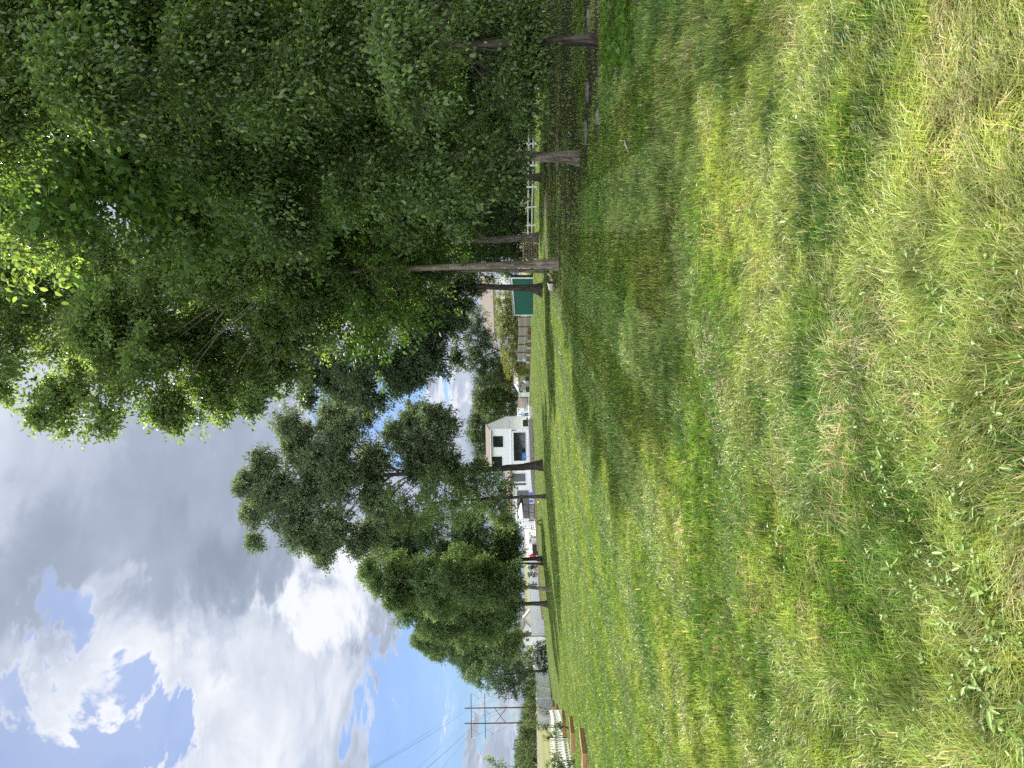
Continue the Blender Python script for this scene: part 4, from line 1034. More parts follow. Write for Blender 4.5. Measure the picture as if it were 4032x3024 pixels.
# dark woodland edge behind the white rail fence
WB = [(1930, 60, 110, 60), (1940, 230, 105, 62), (1935, 400, 110, 66), (1930, 560, 105, 70), (1950, 700, 90, 74), (1930, 810, 90, 80), (1950, 900, 80, 84), (1930, 985, 80, 86), (1940, -110, 130, 56)]
wl = ['dark thicket bush behind the rail fence, under the nearest tree', 'dark thicket bush behind the last visible rail post', 'dark thicket bush behind the rails right of the whitish trunk', 'dark thicket bush behind the whitish trunk', 'dark thicket bush behind the half hidden trunk',
      'green vine-covered bush behind the brightest rails', 'green vine-covered bush right of the grey trunk', 'green vine-covered bush over the firewood pile', 'dark thicket bush at the far right end of the rail fence']
for i, (x, y, r_, Y) in enumerate(WB):
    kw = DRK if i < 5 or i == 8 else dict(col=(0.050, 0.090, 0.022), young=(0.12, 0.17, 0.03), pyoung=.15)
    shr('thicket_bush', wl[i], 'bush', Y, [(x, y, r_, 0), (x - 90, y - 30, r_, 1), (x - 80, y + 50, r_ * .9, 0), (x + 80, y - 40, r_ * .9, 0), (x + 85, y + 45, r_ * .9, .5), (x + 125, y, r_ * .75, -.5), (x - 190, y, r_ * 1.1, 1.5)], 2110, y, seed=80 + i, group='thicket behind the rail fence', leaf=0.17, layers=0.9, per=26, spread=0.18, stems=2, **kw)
for i, (y, Y) in enumerate([(-60, 64), (140, 68), (330, 70), (520, 76), (700, 84), (860, 92), (1000, 100)]):
    lab = ['woodland tree farthest right', 'woodland tree behind the nearest dark trunk', 'woodland tree right of the whitish trunk', 'woodland tree behind the whitish trunk', 'woodland tree behind the half hidden trunk', 'woodland tree right of the grey trunk', 'woodland tree behind the firewood pile'][i]
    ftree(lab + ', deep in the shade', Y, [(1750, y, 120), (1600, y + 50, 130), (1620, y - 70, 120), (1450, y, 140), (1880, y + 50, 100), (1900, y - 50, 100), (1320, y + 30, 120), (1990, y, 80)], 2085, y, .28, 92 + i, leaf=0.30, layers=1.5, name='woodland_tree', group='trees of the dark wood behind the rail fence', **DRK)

# ---- white rail fence
fp = [(2112, 887), (2113.5, 815), (2117, 736), (2119.5, 651), (2122, 565), (2126.5, 456), (2131, 332), (2137, 201), (2144, 50), (2153, -120)]
rf = thing('rail_fence', 'white two-rail wooden fence along the dark wood', 'fence', gp(*fp[0]))
GP = [gp(*q) for q in fp]; GP = [GP[0] + (GP[0] - GP[1]) * .75] + GP
for q in GP:
    k = MB(); k.box(q + X([0, 0, .36]), (.10, .10, .92)); k.build('post', M['white'], rf)
for a, b in zip(GP[:-1], GP[1:]):
    for zc in (.38, .70):
        d = b - a; L_ = float(np.linalg.norm(d[:2]))
        k = MB(); k.box((a + b) / 2 + X([0, -.07, zc]), (L_ - .01, .035, .10), atan2(d[1], d[0])); k.build('rail', M['white'], rf)

# ---- firewood
Yw = gy(2119, 985)
rr = random.Random(4)
n = 0
for row in range(6):
    for c in range(6 - (row % 2)):
        rad = rr.uniform(.088, .118)
        cx = pt(2116, 962 + c * 10.5 + (row % 2) * 5.2, Yw)
        cz = float(gz(cx[0], Yw)) + .10 + row * .195
        p = X([cx[0] + rr.uniform(-.02, .02), Yw + rr.uniform(-.06, .06), cz])
        o = thing('log', 'round cut log end in the dark firewood pile behind the pale trunk', 'log', p, 'logs in the firewood pile')
        k = MB(); prof = [(rad * .97, -.25), (rad, -.2), (rad * .98, .2), (rad * .95, .25)]; k.lathe(p, prof, 12, (0, 1, 0)); k.build('bark', M['bark_log'], o)
        k = MB(); k.lathe(p - X([0, .252, 0]), [(rad * .86, -.004), (rad * .86, .0)], 12, (0, 1, 0)); k.build('cut_face', M['log_end'], o)

# ---- small things round the right-hand trunks
pb = gp(2181, 1126)
bk = thing('bucket', 'small white and black bucket lying by the flared trunk', 'bucket', pb)
k = MB(); k.lathe(pb + X([0, 0, .13]), [(.10, -.17), (.105, -.165), (.135, .15), (.13, .16)], 16, (.8, -.5, .1)); k.build('body', M['pillar'], bk)
k = MB(); k.lathe(pb + X([0, 0, .13]) + X([.8, -.5, .1]) * .165, [(.125, 0), (.12, .012)], 16, (.8, -.5, .1)); k.build('opening', M['black'], bk)
k = MB(); a = [gp(2150, 1072), gp(2168, 1080), gp(2182, 1094), gp(2190, 1112), gp(2189, 1130), gp(2180, 1150)]
k.tube([q + X([0, 0, .05 + .02 * (i % 2)]) for i, q in enumerate(a)], [.05, .06, .055, .05, .04, .02], 7)
tag(k.build('exposed_root', M['bark_grey'], loc=a[0]), 'curved exposed root snaking past the bucket', 'root')
for i, (x, y, w_, l_, lab) in enumerate([(2316, 360, .09, .20, 'flat grey stone on bare earth between the near trunks'), (2309, 520, .11, .27, 'largest flat pale stone on bare earth right of the whitish trunk'), (2359, 460, .06, .15, 'thin flat stone lying nearest the grass'), (2322, 85, .10, .26, 'flat stone in deep shade by the nearest trunk')]):
    q = gp(x, y); k = MB(); k.ball(q + X([0, 0, .01]), (l_, w_ * 1.6, .05), 9, .22, i)
    tag(k.build('flat_stone', M['rock'], loc=q), lab, 'stone', 'flat stones on the bare earth')
q = gp(2480, 570); k = MB(); k.tube([q + X([-.16, -.12, .02]), q + X([0, 0, .06]), q + X([.12, .14, .05])], [.012, .016, .010], 6)
tag(k.build('stick', M['twig'], loc=q), 'short pale stick lying in the shaded grass', 'stick')

# ---- patio things
def at(x, y, Y): return pt(x, y, Y)
Yp = 104.9
hp = thing('basketball_hoop', 'toy hoop with blue backboard on a white stand by the big window', 'hoop', at(2087, 1797, Yp))
k = MB(); c = at(2063.5, 1796.5, Yp); w2, h2 = 13.5 * px(Yp), 8.5 * px(Yp)
poly = [c + X([w2 * sx * a_, 0, h2 * sz * b_]) for sx, sz, a_, b_ in ((-1, -1, .8, 1), (1, -1, .8, 1), (1, -1, 1, .7), (1, 1, 1, .6), (1, 1, .75, 1), (-1, 1, .75, 1), (-1, 1, 1, .6), (-1, -1, 1, .7))]
k.prism(poly, (0, .06, 0)); k.build('backboard', M['blue'], hp)
k = MB(); k.tube([at(2087, 1797, Yp + .2), at(2066, 1797, Yp + .12)], .05, 8); k.box(at(2087, 1797, Yp + .2), (.6, .5, .12)); k.build('stand', M['white'], hp)
k = MB(); cc = c + X([0, -.28, -.12]); k.tube([cc + X([.22 * cos(t), .22 * sin(t), 0]) for t in np.linspace(0, 2 * pi, 17)], .018, 6); k.box(c + X([0, -.03, -.12]), (.12, .06, .08)); k.build('rim', M['white'], hp)
gr = thing('covered_grill', 'barbecue under a dark green cover at the patio corner', 'grill', at(2087, 1665, Yp))
k = MB(); pbox(k, 2060, 2079.5, 1653, 1679, Yp, .6); pbox(k, 2058.3, 2059.95, 1655, 1677, Yp, .5, dy=.05); k.build('cover', M['darkgreen'], gr)
k = MB(); pbox(k, 2072.5, 2078, 1644, 1652.9, Yp, .5, dy=.05); k.build('side_shelf', M['charcoal'], gr)
for y in (1656, 1662, 1676):
    k = MB(); pbox(k, 2079.55, 2087.5, y - 1.2, y + 1.2, Yp, .06, dy=.15); k.build('leg', M['black'], gr)
fan = thing('garden_fan', 'round pale blue fan on a curved dark stand right of the person', 'fan', at(2088, 1611, 107))
k = MB(); k.lathe(at(2066, 1613, 107), [(.02, -.14), (.19, -.10), (.26, 0), (.19, .10), (.02, .14)], 20, (.25, -1, .1)); k.build('head', M['paleblue'], fan)
k = MB(); k.tube([at(2070, 1612, 107), at(2075, 1611, 107), at(2082, 1610.3, 107), at(2088, 1611.5, 107)], .045, 8); k.lathe(at(2088, 1611.5, 107), [(.26, -.03), (.24, .02), (.05, .05)], 16); k.build('stand', M['navy'], fan)
um = thing('white_parasol', 'tilted white parasol hanging open before the long dark window', 'parasol', at(2110, 2060, 105.2))
c = at(2053, 2022, 105.2); ax = Vector((-.08, -.06, .99))
k = MB(); hw = 42 * px(105)
k.lathe(c, [(hw, -.16), (hw * .99, -.10), (hw * .7, .14), (hw * .35, .32), (.03, .42), (.01, .44)], 16, ax); cn = k.build('canopy', M['cushion'], um)
k = MB(); k.tube([c + X(ax) * .5, c - X(ax) * .6, at(2080, 2030, 105.6), at(2109, 2032, 105.8)], .03, 6); k.build('pole', M['grey'], um)
def lounge_chair(label, y, mk, Y=104.6, w=11, tone='white', name='patio_chair', group='chairs on the patio', x0=2083, x1=2107):
    r_ = thing(name, label, 'chair', at(x1, y, Y), group)
    k = MB(); pbox(k, x0, x0 + (x1 - x0) * .55, y - w / 2, y + w / 2, Y, .05, dy=.45); k.build('backrest', M[mk], r_)
    k = MB(); pbox(k, x0 + (x1 - x0) * .56, x0 + (x1 - x0) * .66, y - w / 2, y + w / 2, Y, .44); k.build('seat', M[mk], r_)
    for sy in (-1, 1):
        for d_ in (0.0, .44):
            k = MB(); pbox(k, x0 + (x1 - x0) * .665, x1, y + sy * w * .46 - .6, y + sy * w * .46 + .6, Y, .04, dy=d_); k.build('leg', M[tone], r_)
        k = MB(); pbox(k, x0 + (x1 - x0) * .38, x0 + (x1 - x0) * .44, y + sy * w * .54 - .7, y + sy * w * .54 + .7, Y, .46); k.build('armrest', M[tone], r_)
lounge_chair('violet-blue chair on the right of the slender trunk', 1944, 'violet')
lounge_chair('violet-blue chair between the slender trunk and the slatted bench', 1973, 'violet')
lounge_chair('white chair left of the slatted bench', 2064, 'white', x0=2082, x1=2108)
lounge_chair('white slatted chair next to the brown table', 2093, 'white', x0=2093, x1=2113, w=14)
sb = thing('slatted_bench', 'long dark brown bench of horizontal slats below the long window', 'bench', at(2107, 2010, 104.8))
for i in range(5):
    k = MB(); pbox(k, 2083 + i * 4.5, 2085.6 + i * 4.5, 1984, 2052, 104.8, .05); k.build('slat', M['brown'], sb)
for y in (1986, 2019, 2050):
    k = MB(); pbox(k, 2081, 2108, y - .9, y + .9, 104.86, .08); k.build('post', M['charcoal'], sb)
k = MB(); pbox(k, 2104.6, 2106, 1984, 2052, 104.85, .5); k.build('seat', M['tan'], sb)
tb = thing('brown_table', 'small dark brown table between the white chairs', 'table', at(2110, 2080, 105.2))
k = MB(); pbox(k, 2092, 2094.5, 2074, 2087, 105.2, .8); k.build('table_top', M['brown'], tb)
for y in (2075.5, 2085.5):
    for d_ in (.03, .7):
        k = MB(); pbox(k, 2094.55, 2111, y - .8, y + .8, 105.2, .05, dy=d_); k.build('leg', M['brown'], tb)
pot = thing('potted_palm', 'potted plant with thin arching fronds beside the pale panel', 'plant', at(2112, 2116, 105.6))
k = MB(); k.lathe(at(2112, 2116, 105.6), [(.15, 0), (.17, .02), (.22, .38), (.2, .38)], 14); k.build('pot', M['grey'], pot)
g = np.random.default_rng(3); n = 260
P = at(2099, 2116, 105.6) + np.zeros((n, 3)); fr = g.integers(0, 16, n); az = fr * 2.4 + g.normal(0, .06, n); t = g.random(n)
P = P + np.stack([np.cos(az) * t * .75, np.sin(az) * t * .75, 1.05 * t - .55 * t * t * (1 + .4 * np.sin(fr))], 1)
V, F, Cc = leaves_np(P, np.stack([np.cos(az), np.sin(az), .3 - t], 1) + g.normal(0, .5, (n, 3)), X([0, 0, 1]) + g.normal(0, .4, (n, 3)), .22, .05, np.tile([.09, .13, .05], (n, 1)), True)
link('frond', np_mesh('frond', V - wloc(pot), F, Cc), M['leaf_far'], pot)
pn = thing('screen', 'pale grey rounded screen with a black ring beside the dark sofa', 'screen', at(2113, 2134, 106))
k = MB(); pbox(k, 2082, 2112, 2125, 2143.5, 106, .25); k.build('body', M['fence_shade'], pn)
k = MB(); cc = at(2088, 2128, 105.93); k.tube([cc + X([.10 * cos(t), 0, .09 * sin(t)]) for t in np.linspace(0, 2 * pi, 15)], .022, 6); k.build('ring', M['black'], pn)
sf = thing('dark_sofa', 'charcoal outdoor sofa with a row of white cushions', 'sofa', at(2119, 2164, 105.4))
k = MB(); pbox(k, 2097, 2117, 2145, 2184, 105.4, .75); k.build('body', M['charcoal'], sf)
for y in (2147.5, 2153, 2162.5):
    k = MB(); cc = at(2094.5, y, 105.9); w_ = (7 if y > 2160 else 3.6) * px(105) * .75; k.ball(cc, (w_, .14, .12), 8); k.build('cushion', M['cushion'], sf)
rp_ = thing('red_parasol', 'red folded parasol half behind the near-black trunk', 'parasol', at(2119, 2189, 106.5))
k = MB(); k.lathe(at(2110, 2188, 106.5), [(.30, 0), (.36, .12), (.30, .55), (.14, .85), (.03, 1.0)], 14); k.build('canopy', M['red'], rp_)
k = MB(); k.tube([at(2119, 2188, 106.5), at(2082, 2188, 106.5)], .025, 6); k.build('pole', M['grey'], rp_)
tc = thing('garden_chair', 'tan wooden garden chair standing on grass beyond the dark stems', 'chair', at(2136, 2244, 98))
k = MB()
for i in range(4): pbox(k, 2101, 2119, 2239 + i * 3, 2241.3 + i * 3, 98, .03, dy=.5)
k.build('backrest', M['tan'], tc)
k = MB(); pbox(k, 2119.2, 2121.5, 2238, 2252, 98, .5); k.build('seat', M['tan'], tc)
for y in (2239, 2251):
    for d_ in (.02, .45):
        k = MB(); pbox(k, 2121.6, 2136, y - .8, y + .8, 98, .05, dy=d_); k.build('leg', M['tan'], tc)
shr('narrow_shrub', 'narrow dark upright shrub left of the tan chair', 'shrub', 107, [(2085, 2262, 9), (2098, 2262, 10), (2110, 2262, 9)], 2122, 2262, seed=120, leaf=.10, layers=1.6, per=18, spread=.1, group='dark upright shrubs by the fence', **DRK)
shr('narrow_shrub', 'thin dark upright shrub behind the leaning grey trunk', 'shrub', 107, [(2085, 2302, 7), (2098, 2300, 8), (2110, 2302, 7)], 2124, 2302, seed=121, leaf=.10, layers=1.6, per=18, spread=.1, group='dark upright shrubs by the fence', **DRK)
shr('round_shrub', 'round dark green shrub right of the tan chair', 'shrub', 108, [(2090, 2232, 12), (2102, 2230, 13), (2112, 2234, 10)], 2120, 2232, seed=122, leaf=.12, layers=1.4, per=18, spread=.12, col=(.05, .09, .03))
q = gp(2134, 2057); k = MB(); k.tube([q + X([.24 * cos(t), 0, .02 + .42 * sin(t)]) for t in np.linspace(0, pi, 12)], .05, 7)
tag(k.build('black_hoop', M['black'], loc=q), 'small black arched hoop standing on the lawn before the patio', 'hoop')
q = gp(2125, 1977); k = MB(); k.ball(q + X([0, 0, .11]), .11, 10); tag(k.build('white_ball', M['white'], loc=q), 'white ball lying on the lawn near the slender trunk', 'ball')
q = gp(2103, 1734); k = MB(); k.tube([q + X([.30 * cos(t), 0, -.04 + .18 * sin(t)]) for t in np.linspace(.2, pi - .2, 10)], [.02, .04, .05, .06, .06, .06, .05, .04, .03, .02], 7)
tag(k.build('black_hose', M['black'], loc=q), 'black curved hose lying on the lawn below the stone wall', 'hose')
# seats at the grey shed
for lab, x0, x1, y0, y1, mk, Y in (('dark sofa against the grey shed wall', 2069, 2084, 1483, 1499, 'charcoal', 121), ('grey armchair beside the mint canvas', 2070, 2084, 1500, 1514, 'grey', 121), ('dark bench in front of the white-doored shed end', 2071, 2084, 1523, 1544, 'charcoal', 121)):
    r_ = thing('outdoor_seat', lab, 'seat', at(x1, (y0 + y1) / 2, Y), 'seats at the grey shed')
    k = MB(); pbox(k, x0, x1 - 1, y0, y1, Y, .12, dy=.6); k.build('backrest', M[mk], r_)
    k = MB(); pbox(k, x0 + 7, x1 - 1, y0 + 1.5, y1 - 1.5, Y, .59); k.build('seat', M[mk], r_)
    for yy in (y0, y1 - 1.4):
        k = MB(); pbox(k, x0 + 5, x1, yy, yy + 1.4, Y - .05, .64); k.build('armrest', M[mk], r_)
mc = thing('mint_canvas', 'pale mint canvas shade leaning by the grey armchair', 'canvas', at(2083, 1506, 122))
k = MB(); k.prism([at(2058, 1499, 122), at(2058.5, 1502, 122), at(2069, 1511, 121.6), at(2069, 1500, 121.6)], (0, .05, 0)); k.build('canvas', M['mint'], mc)
k = MB(); k.tube([at(2058, 1499, 122.1), at(2083, 1499, 122.1)], .03, 6); k.build('pole', M['grey'], mc)
fpz = thing('folded_parasol', 'half folded pale blue parasol on a pale post before the panel fence', 'parasol', at(2078, 1418, 111))
k = MB(); k.tube([at(2080, 1418, 111), at(2035, 1418.5, 111)], .035, 8); k.build('pole', M['pillar'], fpz)
k = MB(); k.lathe(at(2070, 1417, 111), [(.34, 0), (.36, .02), (.22, .25), (.10, .50), (.03, .58)], 12); k.build('canopy', M['paleblue'], fpz)
k = MB(); k.lathe(at(2055, 1417, 111), [(.07, 0), (.075, .06), (.05, .18)], 10); k.build('cap', M['brown'], fpz)
shr('flower_plant', 'small plant with red flowers below the panel fence', 'plant', 101, [(2080, 1308, 8), (2084, 1314, 7)], 2090, 1311, seed=123, leaf=.07, layers=1.4, per=14, spread=.1, col=(.08, .12, .03), young=(.5, .03, .02), pyoung=.3)
shr('low_plant', 'yellow-green plant on the brown retaining wall', 'plant', 103, [(2070, 1352, 7), (2074, 1358, 6)], 2080, 1354, seed=124, leaf=.09, layers=1.3, per=14, spread=.1, **YEL)

# ---- person in blue on the patio
def person():
    Y = 106.6; f = at(2088, 1632, Y); s = 44 * px(Y) / 1.72
    root = thing('person', 'person in a light blue shirt and black trousers standing on the patio', 'person', f)
    def P_(x, y, z): return f + X([x, y, z]) * s
    J = {}; vs = []; ed = []; rad = []
    def jt(n, p, r, par=None):
        J[n] = len(vs); vs.append(Vector(P_(*p) - f)); rad.append(r * s)
        if par: ed.append((J[par], J[n]))
    jt('pel', (0, 0, .95), .13); jt('bel', (.01, 0, 1.08), .125, 'pel'); jt('che', (.03, -.02, 1.30), .145, 'bel'); jt('nek', (.03, -.02, 1.46), .058, 'che'); jt('hed', (.04, -.05, 1.58), .098, 'nek'); jt('top', (.04, -.04, 1.66), .075, 'hed'); jt('nos', (.05, -.15, 1.57), .018, 'hed')
    for sd, n in ((-1, 'l'), (1, 'r')):
        jt(n + 'hip', (sd * .09, 0, .88), .095, 'pel'); jt(n + 'kne', (sd * .12, -.02 * sd, .48), .062, n + 'hip'); jt(n + 'ank', (sd * .13, .02, .08), .04, n + 'kne'); jt(n + 'toe', (sd * .15, -.14, .03), .035, n + 'ank')
        jt(n + 'sho', (.03 + sd * .19, -.01, 1.38), .062, 'che')
    jt('relb', (.36, -.08, 1.18), .045, 'rsho'); jt('rwri', (.50, -.25, 1.05), .032, 'relb'); jt('rpal', (.54, -.31, 1.02), .032, 'rwri')
    jt('lelb', (-.24, .05, 1.12), .045, 'lsho'); jt('lwri', (-.20, -.16, .96), .032, 'lelb'); jt('lpal', (-.18, -.23, .93), .032, 'lwri')
    for n, base, d in (('r', (.54, -.31, 1.02), (.5, -.6, -.3)), ('l', (-.18, -.23, .93), (.1, -.8, -.4))):
        for i in range(5):
            o = (i - 2) * .018; l = (.05, .085, .09, .085, .065)[i]
            jt(f'{n}f{i}', (base[0] + d[0] * l + (.03 if i == 0 else 0), base[1] + d[1] * l + o * .3, base[2] + d[2] * l + o), .009, n + 'pal')
    me = bpy.data.meshes.new('body'); me.from_pydata(vs, ed, []); me.update()
    o = link('body', me, M['skin'], root)
    sk = o.modifiers.new('skin', 'SKIN'); sk.use_smooth_shade = True
    for i, v in enumerate(me.skin_vertices[0].data): v.radius = (rad[i], rad[i]); v.use_root = (i == 0)
    sub = o.modifiers.new('sub', 'SUBSURF'); sub.levels = 1; sub.render_levels = 2
    k = MB(); k.tube([P_(0, 0, .86), P_(.01, 0, 1.0), P_(.02, -.01, 1.16), P_(.03, -.02, 1.34), P_(.03, -.02, 1.44)], [.165 * s, .17 * s, .165 * s, .18 * s, .09 * s], 14)
    k.tube([P_(.18, -.01, 1.39), P_(.29, -.05, 1.27), P_(.37, -.09, 1.17)], [.085 * s, .075 * s, .065 * s], 10); k.tube([P_(-.12, -.01, 1.39), P_(-.20, .03, 1.25), P_(-.245, .05, 1.11)], [.085 * s, .075 * s, .065 * s], 10)
    k.build('shirt', M['shirt'], root)
    k = MB(); k.tube([P_(0, 0, .98), P_(0, 0, .86)], [.165 * s, .16 * s], 12)
    for sd in (-1, 1): k.tube([P_(sd * .09, 0, .90), P_(sd * .12, -.02 * sd, .48), P_(sd * .13, .02, .07)], [.115 * s, .085 * s, .07 * s], 10)
    k.build('trousers', M['trousers'], root)
    k = MB(); k.ball(P_(.04, -.02, 1.62), (.112 * s, .115 * s, .105 * s), 9); k.build('hair', M['hair'], root)
person()

# ---- raised beds and picket fence at the left edge
bl = ['nearest raised bed of tan boards at the lawn edge', 'long raised bed second from the near one', 'middle raised bed of tan boards', 'raised bed second from the white fence', 'farthest raised bed next to the sunlit white fence']
for i, (a, b, h) in enumerate([((2317, 2967), (2322, 3070), 25), ((2265, 2887), (2267, 2976), 18.5), ((2229, 2842), (2230, 2909), 15), ((2203, 2802), (2204, 2853), 13.5), ((2186, 2783), (2188, 2831), 12.5)]):
    p = gp(*a); q = onground(p + X([-1, .22, 0]) * (b[1] - a[1]) * px(p[1])); d = q - p; L_ = float(np.linalg.norm(d[:2])); dv = X([d[0], d[1], 0]) / L_
    bk_ = X([-dv[1], dv[0], 0]); bk_ = bk_ * np.sign(bk_[1]) if abs(bk_[1]) > .01 else bk_
    hh = .85 * h * px(p[1]); dep = 1.15; z = min(p[2], q[2]) - .05; top = p[2] + hh
    r_ = thing('raised_bed', bl[i], 'raised bed', p, 'raised garden beds along the picket fence')
    B_ = lambda s, t, zz: X([p[0], p[1], 0]) + dv * s + bk_ * t + X([0, 0, zz])
    def rect(s0, s1, t0, t1, z0, z1, mk, nm):
        k = MB(); vs = [B_(s, t, zz) for zz in (z0, z1) for s, t in ((s0, t0), (s1, t0), (s1, t1), (s0, t1))]
        k.add(vs, [(3, 2, 1, 0), (4, 5, 6, 7), (0, 1, 5, 4), (1, 2, 6, 5), (2, 3, 7, 6), (3, 0, 4, 7)]); return k.build(nm, M[mk], r_)
    mid = (z + top) / 2 + .02
    for z0, z1 in ((z, mid - .004), (mid + .004, top)):
        rect(0, L_, 0, .045, z0, z1, 'cedar', 'board'); rect(0, L_, dep - .045, dep, z0, z1, 'cedar', 'board')
        rect(0, .045, .047, dep - .047, z0, z1, 'cedar', 'board'); rect(L_ - .045, L_, .047, dep - .047, z0, z1, 'cedar', 'board')
    rect(-.01, L_ + .01, -.012, .06, top + .002, top + .03, 'cedar_edge', 'cap'); rect(-.01, .06, .062, dep, top + .002, top + .03, 'cedar_edge', 'cap')
    rect(.05, L_ - .05, .05, dep - .05, z, top - .09, 'soil', 'soil')
pf = thing('picket_fence', 'low white fence of wide boards behind the raised beds', 'fence', gp(2252, 2985))
c0, c1 = gp(2262, 3040), onground(pt(2184, 2797, 66))
d = c1 - c0; L_ = float(np.hypot(d[0], d[1])); az_ = atan2(d[1], d[0]); npk = int(L_ / .98)
npk = min(npk, 95)
for i in range(npk + 1):
    q = onground(c0 + d * i / npk); k = MB()
    w_, h_ = .58, 1.12
    t_ = X([cos(az_), sin(az_), 0]); nn = X([-sin(az_), cos(az_), 0])
    k.prism([q + t_ * (-w_ / 2), q + t_ * (w_ / 2), q + t_ * (w_ / 2) + X([0, 0, h_ - .09]), q + X([0, 0, h_]), q - t_ * (w_ / 2) + X([0, 0, h_ - .09])], nn * .022); k.build('picket', M['white'], pf)
for i in range(0, npk, 3):
    a_ = onground(c0 + d * i / npk); b_ = onground(c0 + d * min(npk, i + 3) / npk)
    nn = X([-sin(az_), cos(az_), 0])
    for zz in (.30, .85):
        k = MB(); k.prism([a_ + X([0, 0, zz]) - nn * .004, b_ + X([0, 0, zz]) - nn * .004, b_ + X([0, 0, zz + .09]) - nn * .004, a_ + X([0, 0, zz + .09]) - nn * .004], -nn * .04); k.build('rail', M['white'], pf)
# plants round the beds
def sp(lab, Y, items, bx, by, seed, **kw):
    a = dict(leaf=.10, layers=1.1, per=18, spread=.14, col=(.080, .125, .040), young=(.15, .20, .06), pyoung=.15); a.update(kw)
    shr('garden_plant', lab, 'plant', Y, items, bx, by, seed=seed, group='garden plants along the picket fence', **a)
Yb = float(gp(2262, 3000)[1])
sp('leafy plant at the frame edge behind the picket fence', Yb + 1.5, [(2195, 3000, 26), (2170, 3020, 24), (2215, 3025, 22), (2185, 2975, 18)], 2262, 3005, 130)
sp('dark plant with white blossoms beside the nearest raised bed', Yb - 2.5, [(2262, 3000, 14), (2275, 3015, 16), (2268, 2985, 8)], 2290, 3005, 131, col=(.045, .075, .03), young=(.7, .7, .68), pyoung=.08)
sp('tall plant behind the middle of the picket fence', Yb + 12, [(2150, 2905, 12), (2165, 2900, 14), (2178, 2890, 10)], 2220, 2895, 132)
sp('thin plant behind the pickets at the third raised bed', Yb + 16, [(2125, 2860, 12), (2140, 2855, 14), (2155, 2862, 14)], 2200, 2858, 133, col=(.06, .10, .035))
sp('small plant between the picket boards and the second bed', Yb + 3, [(2196, 2862, 8), (2203, 2856, 7)], 2215, 2860, 134, col=(.05, .08, .03))
sp('pale twiggy bush before the sunlit white fence', 90, [(2128, 2800, 15), (2140, 2815, 16), (2125, 2785, 10), (2150, 2800, 10)], 2180, 2803, 135, col=(.20, .21, .13), layers=.35, young=(.3, .3, .2))
sp('bush behind the sunlit fence with light drooping sprays', 108, [(2075, 2800, 12), (2082, 2830, 14), (2070, 2850, 9), (2090, 2850, 10)], 2125, 2830, 136, col=(.13, .18, .08), layers=.5, leaf=.16)
sp('tall narrow weed behind the bush at the sunlit fence', 100, [(2110, 2845, 9), (2122, 2850, 10), (2135, 2848, 10)], 2165, 2848, 137)
# young tree just outside the frame whose sprays reach in
yb_ = Yb - 1
b = onground(pt(2270, 3110, yb_))
tree('young_locust', 'young tree at the frame edge with sprays of paired leaves against the sky', 'tree', b, [(b, .05), (pt(2060, 3100, yb_), .04), (pt(1930, 3075, yb_), .025), (pt(1880, 3060, yb_), .01)],
     PL(yb_, [(1925, 2985, 13, 0), (1950, 3000, 15, 0), (1970, 3010, 15, .1), (1945, 3030, 20, .1), (1985, 3030, 20, 0), (1900, 3060, 26, .2), (1960, 3080, 36, .2), (2030, 3085, 36, .1)], seed=140), leaf=.11, layers=.42, seed=140, per=14, spread=.12, mleaf='leaf', twigs=6, col=(.085, .14, .07), aspect=.4, group='trees at the left edge')
# dark bushes at the lawn corner
for i, (lab, its, by) in enumerate([('large dark bush at the lawn edge left of the feathery tree trunk', [(2125, 2545, 20), (2140, 2570, 22), (2115, 2560, 16), (2145, 2540, 18)], 2556), ('dark bush with pointed twigs in the middle of the corner bushes', [(2110, 2590, 18), (2130, 2600, 22), (2145, 2585, 18)], 2594), ('last dark bush touching the bright sunlit fence', [(2132, 2630, 16), (2145, 2640, 15), (2148, 2618, 14)], 2630)]):
    shr('corner_bush', lab, 'bush', 94, its, 2158, by, seed=150 + i, leaf=.13, layers=1.3, per=20, spread=.14, group='dark bushes at the lawn corner', **DRK)

# ---- pylons and wires
def pylon(label, Y, ys, xtop, arms, armspan, brace, xbase, name='pylon'):
    base = onground(pt(xbase, sum(ys) / 2, Y)); r_ = thing('wooden_pylon', label, 'pylon', base, 'wooden H-frame pylons')
    tops = []
    for y in ys:
        b = onground(pt(xbase, y, Y)); t = pt(xtop, y + (2 if y == ys[0] else -1), Y); t = X([b[0], b[1], t[2]])
        k = MB(); k.tube([b - X([0, 0, .5]), t], [.22, .17], 10); k.build('pole', M['pole_wood'], r_); tops.append(t)
    att = []
    mid = (tops[0] + tops[1]) / 2
    for xa in arms:
        z = pt(xa, sum(ys) / 2, Y)[2]; hw = armspan * px(Y) / 2
        k = MB(); k.box((mid[0], mid[1] - .3, z), (2 * hw, .2, .2)); k.build('crossarm', M['pole_wood'], r_)
        for f in (-.8, 0, .8):
            c = X([mid[0] + hw * f, mid[1] - .3, z - .1]); lo = c - X([0, 0, 2.3])
            for dx in (-1.6, 1.6):
                k = MB(); k.tube([c + X([dx, 0, 0]), lo], .05, 5); k.build('insulator', M['insul'], r_)
            att.append(lo)
    for za, zb_, a, b in ((brace[0], brace[1], 0, 1), (brace[0], brace[1], 1, 0)):
        p = X([*tops[a][:2], pt(za, ys[a], Y)[2]]); q = X([*tops[b][:2], pt(zb_, ys[b], Y)[2]])
        k = MB(); k.tube([p + X([0, -.3 - .12 * a, 0]), q + X([0, -.3 - .12 * a, 0])], .09, 6); k.build('brace', M['pole_wood'], r_)
    return tops, att
t1, a1 = pylon('nearer tall wooden H-shaped pylon with crossed brace', 240, (2785, 2845.5), 1829, (1856, 1910), 176, (1948, 1993), 2112)
